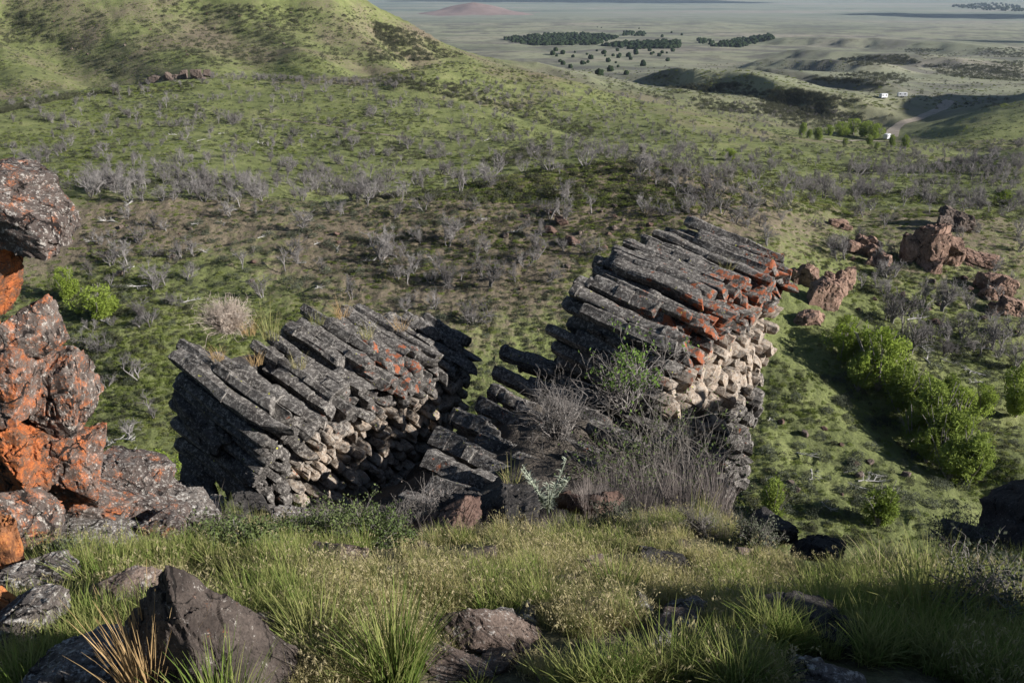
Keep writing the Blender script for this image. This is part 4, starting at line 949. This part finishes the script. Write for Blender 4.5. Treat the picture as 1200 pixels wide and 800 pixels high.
def trailer(u, v, L, lab, rzv):
    p = hit([u], [v], 300)[0]; e = empty('camp_trailer', p, rzv); props(e, lab, 'trailer', 'white vehicles at the camp')
    add('body', boxm('body', (0, 0, 1.75), (L, 2.5, 2.5), M['van_white'], .25), parent=e)
    for s in (-1, 1):
        for xx in (-.28, .22): add('window', boxm('window', (L*xx, s*1.26, 2.1), (L*.16, .06, .7), M['glass'], .02), parent=e)
        for xx in (-.08, .1):
            T = Tubes(); T.add([(L*xx, s*1.0, .42), (L*xx, s*1.02, .42), (L*xx, s*1.24, .42), (L*xx, s*1.25, .42)], [.05, .42, .42, .05], 14); add('wheel', T.mesh('wheel', M['tyre']), parent=e)
    add('door', boxm('door', (L*.0, -1.27, 1.6), (.8, .05, 1.9), M['van_white'], .02), parent=e)
    T = Tubes(); T.add([(L*.5, 0, .6), (L*.5+1.2, 0, .55)], [.08, .06], 6); add('tow_bar', T.mesh('tow_bar', M['tyre']), parent=e)
trailer(1035, 115.5, 5, 'white camper at the left of the pair on the far flat', .3)
trailer(1057, 114, 6, 'white trailer at the right of the pair on the far flat', -.1)
trailer(1039, 163.5, 4.5, 'white camper parked at the right end of the green grove', .8)
# ------------------------------------------------------------------ far woods, cone
def wood(name, poly, n, label, size=6.0, rmin=800):
    P, _ = region(n, poly, rmin); v, f = ICO[1]; V = []; Fs = []
    for k, p in enumerate(P):
        s = size*rng.uniform(.6, 1.25); nz = 1+.25*rng.normal(size=len(v)).clip(-1, 1)
        V.append(v*nz[:, None]*[s*.62, s*.62, s*.55]+p+[0, 0, s*.4]); Fs.append(f+k*len(v))
    return props(add(name, mesh(name, np.concatenate(V), np.concatenate(Fs), M['juniper'])), label, 'wood', kind='stuff')
wood('juniper_wood', [(586,46),(640,41),(685,40),(726,44),(700,53),(630,54),(600,50)], 620, 'largest dark juniper wood out on the plain')
wood('juniper_wood', [(704,54),(745,49),(798,49),(796,57),(740,58)], 260, 'dark juniper wood just right of the largest one')
wood('juniper_wood', [(833,55),(870,46),(905,41),(906,46),(870,56)], 220, 'slanting dark juniper wood on the plain near the middle')
wood('juniper_wood', [(1110,8),(1165,4),(1200,9),(1200,14),(1150,12)], 160, 'dark juniper wood at the far upper right', 12)
wood('juniper_wood', [(818,47),(836,48),(836,53),(818,52)], 26, 'small dark juniper clump left of the slanting wood')
wood('juniper_wood', [(730,38),(756,39),(758,43),(730,42)], 40, 'thin dark juniper clump above the right wood')
v, f = ICO[2]; lone = []
for k in range(3): lone.append(mesh('lone_juniper', v*(1+.22*rng.normal(size=(len(v), 1)).clip(-1, 1))*[.62, .62, .6]+[0, 0, .45], f, M['juniper']))
P, q = region(44, [(650,56),(800,58),(790,72),(745,92),(700,90),(640,72)], 700)
P2, q2 = region(10, [(684,31),(800,31),(830,50),(684,40)], 900)
for p in np.concatenate([P, P2]): props(add('lone_juniper', random.choice(lone), p, rot=(0, 0, random.uniform(0, 6)), scale=random.uniform(2.5, 6)), 'dark lone juniper scattered below the far woods on the plain', 'tree', 'lone junipers on the plain')
cc = at(555, 17, 4600.); cc[2] = hq(cc[0], cc[1])
g = np.linspace(-1, 1, 60); gx, gy = np.meshgrid(g, g); rr_ = np.hypot(gx, gy)
Vc = np.stack([cc[0]+gx*330, cc[1]+gy*420, cc[2]-4+52*np.clip(1-rr_, 0, 1)**1.3*(1+.25*vnoise(gx*3, gy*3, 0*gx, 3))], -1).reshape(-1, 3)
ii = (np.arange(59)[:, None]*60+np.arange(59)[None, :]).ravel()
M['cinder'] = plain_mat('cinder', (.16, .115, .10), (.21, .155, .135), .02)
props(add('cinder_hill', mesh('cinder_hill', Vc, np.stack([ii, ii+1, ii+61, ii+60], -1), M['cinder'], True)), kind='structure')
# ------------------------------------------------------------------ foreground grass
def clump(seed, mat, n=46, r0=.10, lmin=.12, lmax=.30, w=.0035, lean=.5, droop=.9):
    r = np.random.default_rng(seed); a = r.uniform(0, 6.283, n); d = r0*np.sqrt(r.random(n)); b = np.stack([np.cos(a)*d, np.sin(a)*d, 0*a-.02], -1)
    return blades(b, r.uniform(0, 6.283, n), r.uniform(lmin, lmax, n), r.uniform(.02, lean, n), w*r.uniform(.7, 1.4, n), r.uniform(.1, droop, n), 3, r.uniform(-.8, .8, n))
def cheat(seed, heads=True):
    V, Fq = clump(seed, None, 44, .13, .10, .40, .0085, .6, 1.0); r = np.random.default_rng(seed+1)
    me = mesh('cheatgrass', V, Fq, M['cheat'])
    n = 4; a = r.uniform(0, 6.283, n); L = r.uniform(.24, .46, n); b = np.stack([np.cos(a)*.07, np.sin(a)*.07, 0*a], -1); ln = r.uniform(.05, .3, n); dr = r.uniform(.4, .9, n)
    V2, F2 = blades(b, a, L, ln, np.full(n, .0025), dr, 4)
    tips = V2.reshape(n, 5, 2, 3)[:, -1].mean(1)
    P = []; 
    for t, aa in zip(tips, a):
        m = 5; q = r.random(m); P.append(t+np.stack([np.cos(aa)*.07*q, np.sin(aa)*.07*q, -.055*q*q+.005], -1)+r.normal(size=(m, 3))*.008)
    P = np.concatenate(P); m = len(P); dd = r.normal(size=(m, 3))*.35+np.array([0, 0, -.6]); dd /= np.linalg.norm(dd, axis=1)[:, None]
    e = np.cross(dd, r.normal(size=(m, 3))); e /= np.linalg.norm(e, axis=1)[:, None]; l = .05; wd = .006
    V3 = np.stack([P, P+dd*l*.5+e*wd, P+dd*l, P+dd*l*.5-e*wd], 1).reshape(-1, 3); F3 = np.arange(4*m).reshape(m, 4)
    rr = np.concatenate([brnd(V, 3), brnd(V2, 4), np.repeat(r.random(m), 4)])
    me = mesh('cheatgrass', np.concatenate([V, V2, V3]), np.concatenate([Fq, F2+len(V), F3+len(V)+len(V2)]), M['cheat'], attrs={'rnd': rr})
    me.materials.append(M['heads']); mi = np.zeros(len(me.polygons), np.int32); mi[len(Fq):] = 1; me.polygons.foreach_set('material_index', mi); me.update(); return me
ch = [cheat(900+k) for k in range(8)]
def fore_pts(n, poly, dens=None, rmin=3.0, rmax=11.5):
    P, q = region(n, poly, rmin, rmax); return P, q
P, q = fore_pts(13000, [(60,640),(300,600),(400,640),(600,612),(740,604),(860,612),(950,655),(1200,640),(1200,810),(0,810),(0,720)], rmax=10)
bare = fbm(P*[1, 1, 0], .55, 3, 17); keep = (bare > -.10) & ~((q[:, 0] < 330) & (rng.random(len(q)) < .45)); 
P = P[keep]; q = q[keep]; n = len(P)
near = np.full(n, 9.)
for x, y, rr in ROCKS: near = np.minimum(near, np.hypot(P[:, 0]-x, P[:, 1]-y)/rr)
k_ = (near > .8) & ((near > 1.35) | (rng.random(n) < .5)); P = P[k_]; q = q[k_]; bare_ = bare[keep][k_]; near = near[k_]; n = len(P)
sc_ = rng.uniform(.28, .66, n)*np.where(near < 1.5, .7, 1)*(1+.25*np.clip(bare_, -.3, .5)); rot = rz(n); rot[:, 0] = rng.normal(0, .12, n); rot[:, 1] = rng.normal(0, .12, n)
scatter('cheatgrass', P, rot, np.stack([sc_]*3, -1), rng.integers(0, 8, n), ch, 'olive and straw coloured cheatgrass with drooping seed heads covering the near bank', 'grass')
print('cheat', n)
gp = []
for k in range(4):
    V, Fq = clump(970+k, None, 60, .10, .18, .46, .009, .55, .9); gp.append(mesh('green_grass', V, Fq, M['tuft'], attrs={'rnd': brnd(V, 3)}))
P, q = fore_pts(5200, [(60,640),(300,615),(600,622),(860,620),(950,655),(1200,640),(1200,815),(0,815),(0,720)], rmax=10)
k_ = fbm(P*[1, 1, 0], .9, 3, 117)+.25*(q[:, 0] > 850)+.15*(q[:, 0] < 420) > .20; P = P[k_]; q = q[k_]
for x, y, rr in ROCKS: k_ = np.hypot(P[:, 0]-x, P[:, 1]-y) > rr*.85; P = P[k_]
n = len(P); scatter('green_grass', P, rz(n), np.stack([rng.uniform(.36, .85, n)]*3, -1), rng.integers(0, 4, n), gp, 'fresh green grass growing in patches through the bank', 'grass')
print('green', n)
st_ = [mesh('loose_stone', boulder_verts(640+k, 3, 7, .05)[0]*[.5, .42, .3]+[0, 0, .1], ICO[3][1], M['brown_rock' if k % 2 else 'grey_rock'], True, None, 30) for k in range(4)]
P, q = fore_pts(90, [(60,660),(500,630),(900,640),(1000,800),(60,800)], rmax=9)
for p in P: props(add('loose_stone', random.choice(st_), p-[0, 0, .02], rot=(random.uniform(-.3, .3), random.uniform(-.3, .3), random.uniform(0, 6.28)), scale=random.choice((.08, .12, .16, .22, .32))), 'small angular stone lying loose in the grass of the near bank', 'stone', 'loose stones in the grass')
P, q = fore_pts(1500, [(60,600),(880,600),(1000,640),(1200,610),(1200,690),(60,690)], rmin=8.5, rmax=15); P = P[rng.random(len(P)) < np.where(P[:, 0] < 0, .45, 1)]; n = len(P)
gs = []
for k in range(3):
    V, Fq = clump(950+k, None, 70, .12, .15, .42, .004, .5, .6); gs.append(mesh('dry_grass', V, Fq, M['grey_straw' if k else 'cheat']))
scatter('dry_grass', P, rz(n), np.stack([rng.uniform(.35, .8, n)]*3, -1), rng.integers(0, 3, n), gs, 'thin dry grass among the rocks beyond the bank', 'grass')
# big individual tufts
def tuft(u, v, hpx, wpx, mat, label, n=170, seed=1, lean=.45, droop=.7, width=.009, name='grass_tuft', rmin=3., cat='grass tuft', Y=None):
    p = hit([u], [v], rmin, 14)[0] if Y is None else at(u, v, Y)
    dep = (p[1]*cp-p[2]*sp)/F; h = hpx*dep; w = wpx*dep
    r = np.random.default_rng(seed); a = r.uniform(0, 6.283, n); d = w*.22*np.sqrt(r.random(n)); b = np.stack([np.cos(a)*d, np.sin(a)*d, 0*a-.03], -1)
    az = a+r.normal(0, .7, n); L = h*1.12*r.uniform(.45, 1.05, n)
    V, Fq = blades(b, az, L, r.uniform(.0, lean, n), width*r.uniform(.6, 1.3, n), r.uniform(.05, droop, n), 5, r.uniform(-1, 1, n))
    return props(add(name, mesh(name, V, Fq, mat, attrs={'rnd': brnd(V, 5, r)}), p), label, cat)
tuft(463, 805, 128, 110, M['tuft'], 'dense dark green grass tuft at bottom centre left of the long slab', 320, 1)
tuft(375, 770, 100, 120, M['tuft'], 'bright green arching grass tuft left of the dense dark tuft', 190, 2, .6, .8)
tuft(262, 850, 100, 150, M['tuft'], 'green grass tuft at the bottom edge in front of the pyramid rock', 260, 3)
tuft(28, 825, 80, 100, M['tuft'], 'green grass tuft in the bottom left corner', 170, 4)
tuft(130, 695, 70, 140, M['tuft'], 'long soft green grass tuft between the lichen stack and the pyramid rock', 240, 5, .7, .9)
tuft(85, 690, 50, 90, M['tuft'], 'short green grass tuft under the grey footing block', 150, 15, .7, .9)
tuft(722, 705, 74, 80, M['tuft'], 'pale green upright grass tuft in the middle right of the bank', 130, 6)
tuft(790, 800, 90, 120, M['tuft'], 'thin green grass tuft at the bottom right of centre', 120, 7, .6)
tuft(1085, 735, 108, 150, M['tuft'], 'tall broad bladed grass tuft half in shade at right', 210, 8, .6, .8, .012)
tuft(1030, 690, 70, 80, M['heads'], 'bleached curling grass tuft left of the tall broad bladed tuft', 70, 9, .6, .9)
tuft(178, 830, 150, 80, M['straw'], 'dry orange straw clump in front of the pyramid rock', 200, 10, .35, .25, .010)
tuft(820, 615, 58, 50, M['cheat'], 'sparse upright stalks at the bank edge below the tall outcrop', 26, 11, .2, .3)
tuft(1020, 650, 60, 30, M['heads'], 'single tall dry stalks above the drop off at right', 12, 12, .15, .15, .006)
tuft(240, 620, 50, 60, M['grey_straw'], 'dry grey grass clump behind the pyramid rock', 90, 13, .3, .4, .006)
tuft(110, 618, 60, 60, M['straw'], 'small dry straw clump on the orange patched slab', 60, 14, .4, .5, .005)
tuft(600, 570, 40, 40, M['cheat'], 'small green grass clump on the ledge left of the woolly plant', 50, 16, Y=12.0)
tuft(318, 395, 48, 46, M['cheat'], 'green rush like clump on top of the broad outcrop', 100, 17, .4, .4, .006, Y=15.3)
tuft(400, 370, 26, 40, M['straw'], 'pale dry tuft on the top edge of the broad outcrop', 80, 18, .6, .8, .005, Y=16.6)
tuft(292, 390, 28, 40, M['straw'], 'pale dry tuft beside the buff shrub on the broad outcrop', 80, 19, .6, .8, .005, Y=15.0)
for k, (u, v, Y, lab) in enumerate([(350,430,14.6,'dry tuft in a groove midway up the broad outcrop'),(300,425,14.2,'dry tuft on the near columns of the broad outcrop'),(430,395,16.4,'dry tuft near the far top of the broad outcrop'),(470,385,17.2,'dry tuft at the upper right of the broad outcrop top'),(372,378,15.9,'greenish tuft left of the pale top edge tuft'),(255,420,14.0,'dry tuft at the upper left corner of the broad outcrop'),(850,318,19.0,'dry tuft in a groove of the tall outcrop top')]):
    tuft(u, v, 20, 34, M['straw' if k % 2 else 'cheat'], lab, 60, 60+k, .6, .8, .006, Y=Y)
for k, (u, w, h) in enumerate([(720,70,62),(760,80,70),(800,80,72),(840,70,66),(690,50,46)]):
    tuft(u, 600, h, w, M['grey_straw'], ['first dry mauve grass clump right of the fallen column', 'dry mauve grass clump in the middle under the tangled bush', 'third dry mauve grass clump under the tangled bush', 'rightmost dry mauve grass clump at the outcrop foot', 'small dry mauve grass clump touching the fallen column'][k], 240, 30+k, .3, .35, .006, 'dry_grass_clump', Y=10.8-.1*k)
# ------------------------------------------------------------------ near shrubs
def twig_bush(name, u, v, wpx, hpx, Y, label, stems=60, mat='twig', leaf=None, nleaf=0, lsz=.03, seed=1, leaf_top=.0, r0=.012, lev=3, cat='shrub', spread=.8, leaf_patch=None):
    p = at(u, v, Y) if Y else hit([u], [v], 5, 14)[0]; dep = (p[1]*cp-p[2]*sp)/F; w = wpx*dep; h = hpx*dep; r = np.random.default_rng(seed)
    e = empty(name, p); props(e, label, cat); T = Tubes(); tips = []
    def grow(b, d, L, rad, l):
        pts = [b]; q = b.copy(); dd = d.copy()
        for k in range(4): dd = dd+r.normal(size=3)*.22; dd /= np.linalg.norm(dd); q = q+dd*L/4; pts.append(q.copy())
        T.add(pts, np.linspace(rad, rad*.5, 5), 3 if l else 4)
        if l >= lev-1: tips.extend(pts[2:]); return
        for k in range(3 if l == 0 else 3):
            i = r.integers(1, 5); o = dd*.7+r.normal(size=3)*.55+[0, 0, .15]; o /= np.linalg.norm(o); grow(pts[i], o, L*r.uniform(.4, .65), rad*.55, l+1)
    for k in range(stems):
        a = r.uniform(0, 6.283); s = math.sqrt(r.random())*spread; d = np.array([math.cos(a)*s*w/h*.7, math.sin(a)*s*w/h*.6, 1]); d /= np.linalg.norm(d)
        b = np.array([math.cos(a)*w*.12*s, math.sin(a)*w*.12*s, -.03]); grow(b, d, h*r.uniform(.45, .75), r0*r.uniform(.7, 1.2), 0)
    add('stems', T.mesh('stems', M[mat]), parent=e)
    if leaf:
        tp = np.array(tips); 
        if leaf_top: tp = tp[tp[:, 2] > np.quantile(tp[:, 2], leaf_top)]
        if leaf_patch: tp = tp[vnoise(tp[:, 0]*leaf_patch, tp[:, 1]*leaf_patch, tp[:, 2]*leaf_patch, seed) > .05]
        q = tp[r.integers(0, len(tp), nleaf)]+r.normal(size=(nleaf, 3))*lsz*.8; V, Fq = cards(q, r.uniform(.6, 1.4, nleaf)*lsz, .6, .2, r)
        add('leaves', mesh('leaves', V, Fq, M[leaf]), parent=e)
    return e
twig_bush('tangled_bush', 775, 600, 240, 150, 12.8, 'large tangled grey branched bush in front of the tall outcrop', 110, 'twig_dark', 'sage_near', 2600, .05, 41, .2, .012, 3, 'bush', 1.0, 1.6)
twig_bush('leafy_bush', 735, 475, 130, 105, 14.3, 'bush with bright green leaves rising above the tangle before the tall outcrop', 34, 'twig', 'currant', 700, .065, 42, .45, .013, 3, 'bush', .9, 2.0)
twig_bush('grey_shrub', 655, 512, 90, 78, 13.4, 'leafless grey shrub on the ledge left of the tangled bush', 70, 'twig', None, 0, .03, 43, 0, .009)
twig_bush('buff_shrub', 268, 388, 50, 44, 15.0, 'pale buff dry shrub on top of the broad outcrop', 240, 'pale_twig', None, 0, .05, 44, .3, .009)
twig_bush('grey_shrub', 500, 622, 80, 62, 10.4, 'brown grey twiggy shrub at the foot of the tan face', 80, 'twig', 'grey_straw', 300, .03, 45, 0, .007)
twig_bush('grey_shrub', 385, 485, 20, 30, 14.5, 'tiny twig shrub on the front of the broad outcrop', 14, 'twig', 'sage_near', 100, .04, 46, 0, .006)
for k, (u, v, w, h, Y, lab) in enumerate([(400,645,110,66,0,'largest leafy green sage shrub below the tan face'),(338,642,60,44,0,'small green sage shrub left of the largest sage shrub'),(448,641,56,56,0,'leafy green sage shrub right of the largest sage shrub'),(285,655,60,50,0,'green sage shrub at the left behind the pyramid rock'),(85,662,50,34,0,'silvery low sage under the orange patched slab')]):
    twig_bush('sage_shrub', u, v, w, h, Y, lab, 60, 'twig', 'sage_near' if k < 4 else 'sage', 5200, .028, 50+k, 0, .006, 3, 'shrub', 1.0)
for u, v, w, h, Y, lab, sd in [(1155,735,130,110,0,'grey shrub in deep shade at the right edge of the bank',61),(1120,640,90,50,9.8,'small shaded shrub among the black ledge rocks',62)]:
    twig_bush('shaded_shrub', u, v, w, h, Y, lab, 60, 'twig', 'sage', 1400, .03, sd, 0, .007)
for u, v, w, h, lf, lab, sd in [(478,628,56,52,None,'grey twiggy shrub on the bank edge between the tan face and the red slab',71),(245,640,50,44,'sage_near','leafy shrub on the bank edge at the foot of the stack slabs',72),(720,622,56,40,'sage','low grey leaved shrub on the bank edge right of the fallen column',73),(885,645,60,44,'sage','grey leaved shrub on the bank edge below the tall outcrop',74),(815,626,44,40,None,'small leafless shrub on the bank edge under the tall outcrop',75),(370,632,50,40,'sage','grey leaved shrub behind the largest sage shrub',76),(965,665,80,44,'sage','shaded grey shrub at the start of the drop off',77),(1060,655,70,44,None,'shaded leafless shrub over the drop off at right',78)]:
    twig_bush('edge_shrub', u, v, w, h, 0, lab, 60, 'twig_dark', lf, 2600 if lf else 0, .026, sd, 0, .006)
# woolly plant with silver leaves
p = at(642, 602, 10.5); e = empty('woolly_plant', p); props(e, 'silvery woolly plant with upright leafy spikes standing before the ledge', 'plant'); T = Tubes(); LV = []; LF = []; n = 0; r = np.random.default_rng(77)
for k in range(9):
    a = r.uniform(0, 6.28); d = np.array([math.cos(a)*.35, math.sin(a)*.25, 1]); d /= np.linalg.norm(d); L = r.uniform(.45, .8); pts = np.array([d*L*t+np.array([math.cos(a), math.sin(a), 0])*.12*t*t for t in np.linspace(0, 1, 5)]); T.add(pts, np.linspace(.012, .006, 5), 5)
    m = 34; t = r.uniform(.15, 1, m); b = d*L*t[:, None]+np.array([math.cos(a), math.sin(a), 0])*.12*(t*t)[:, None]
    V, Fq = blades(b, r.uniform(0, 6.28, m), (.15-.07*t)*r.uniform(.7, 1.2, m), r.uniform(.7, 1.2, m), np.full(m, .024), r.uniform(.1, .6, m), 3); LV.append(V); LF.append(Fq+n); n += len(V)
add('stalks', T.mesh('stalks', M['mullein']), parent=e); add('leaves', mesh('leaves', np.concatenate(LV), np.concatenate(LF), M['mullein']), parent=e)
# ------------------------------------------------------------------ cloud shade, haze, light, camera
def cloud(name, centre, size, seed):
    V, f = boulder_verts(seed, 4, 6, .3); V = V*np.array(size)/2; props(add(name, mesh(name, V, f, M['van_white'], True), centre), 'white cloud above the plain outside the frame', 'cloud', kind='structure')
def shade_at(x, y, size, seed, hgt=1500.):
    k = hgt/SUN[2]; cloud('cloud', (x+SUN[0]*k, y+SUN[1]*k, hgt-150), size, seed)
shade_at(500, 8700, (3400, 2300, 200), 901); shade_at(1050, 2050, (620, 330, 90), 902); shade_at(2300, 4300, (1500, 700, 120), 903)
m, nt, N, L = nmat('haze'); vp = node(nt, 'ShaderNodeVolumePrincipled'); vp.inputs['Color'].default_value = (.66, .80, 1, 1); vp.inputs['Density'].default_value = 3.4e-5; vp.inputs['Anisotropy'].default_value = .2
o = node(nt, 'ShaderNodeOutputMaterial'); L.new(vp.outputs[0], o.inputs['Volume'])
g = 30500; zl = float(H.min())-1; zh = float(max(H.max(), 5))+12
hv = np.array([(x, y, z) for x in (-g, g) for y in (-g, g) for z in (zl, zh)], float)
hz = add('haze', mesh('haze', hv, [(0, 1, 3, 2), (4, 6, 7, 5), (0, 4, 5, 1), (2, 3, 7, 6), (0, 2, 6, 4), (1, 5, 7, 3)], m)); props(hz, kind='stuff')
w = bpy.data.worlds.new('World'); sc.world = w; w.use_nodes = True; nt = w.node_tree; bg = nt.nodes['Background']
sky = nt.nodes.new('ShaderNodeTexSky'); sky.sky_type = 'NISHITA'; sky.sun_disc = False; sky.sun_elevation = SUN_EL; sky.sun_rotation = SUN_AZ; sky.altitude = 1500
nt.links.new(sky.outputs[0], bg.inputs[0]); bg.inputs[1].default_value = .05
sl = bpy.data.lights.new('sun', 'SUN'); sl.energy = 5.0; sl.angle = R(.53); sl.color = (1, .965, .92); so = bpy.data.objects.new('sun', sl); COL.objects.link(so)
so.rotation_euler = Vector(tuple(SUN)).to_track_quat('Z', 'Y').to_euler()
cam = bpy.data.cameras.new('camera'); cam.sensor_width = 36; cam.lens = 36*F/1200; cam.clip_end = 60000; cam.clip_start = .05
co = bpy.data.objects.new('camera', cam); COL.objects.link(co); co.rotation_euler = (math.pi/2-PITCH, 0, 0); sc.camera = co
sc.render.engine = 'CYCLES'; sc.cycles.volume_bounces = 0
sc.view_settings.view_transform = 'Standard'; sc.view_settings.look = 'None'; sc.view_settings.exposure = 1.05; sc.view_settings.gamma = 1
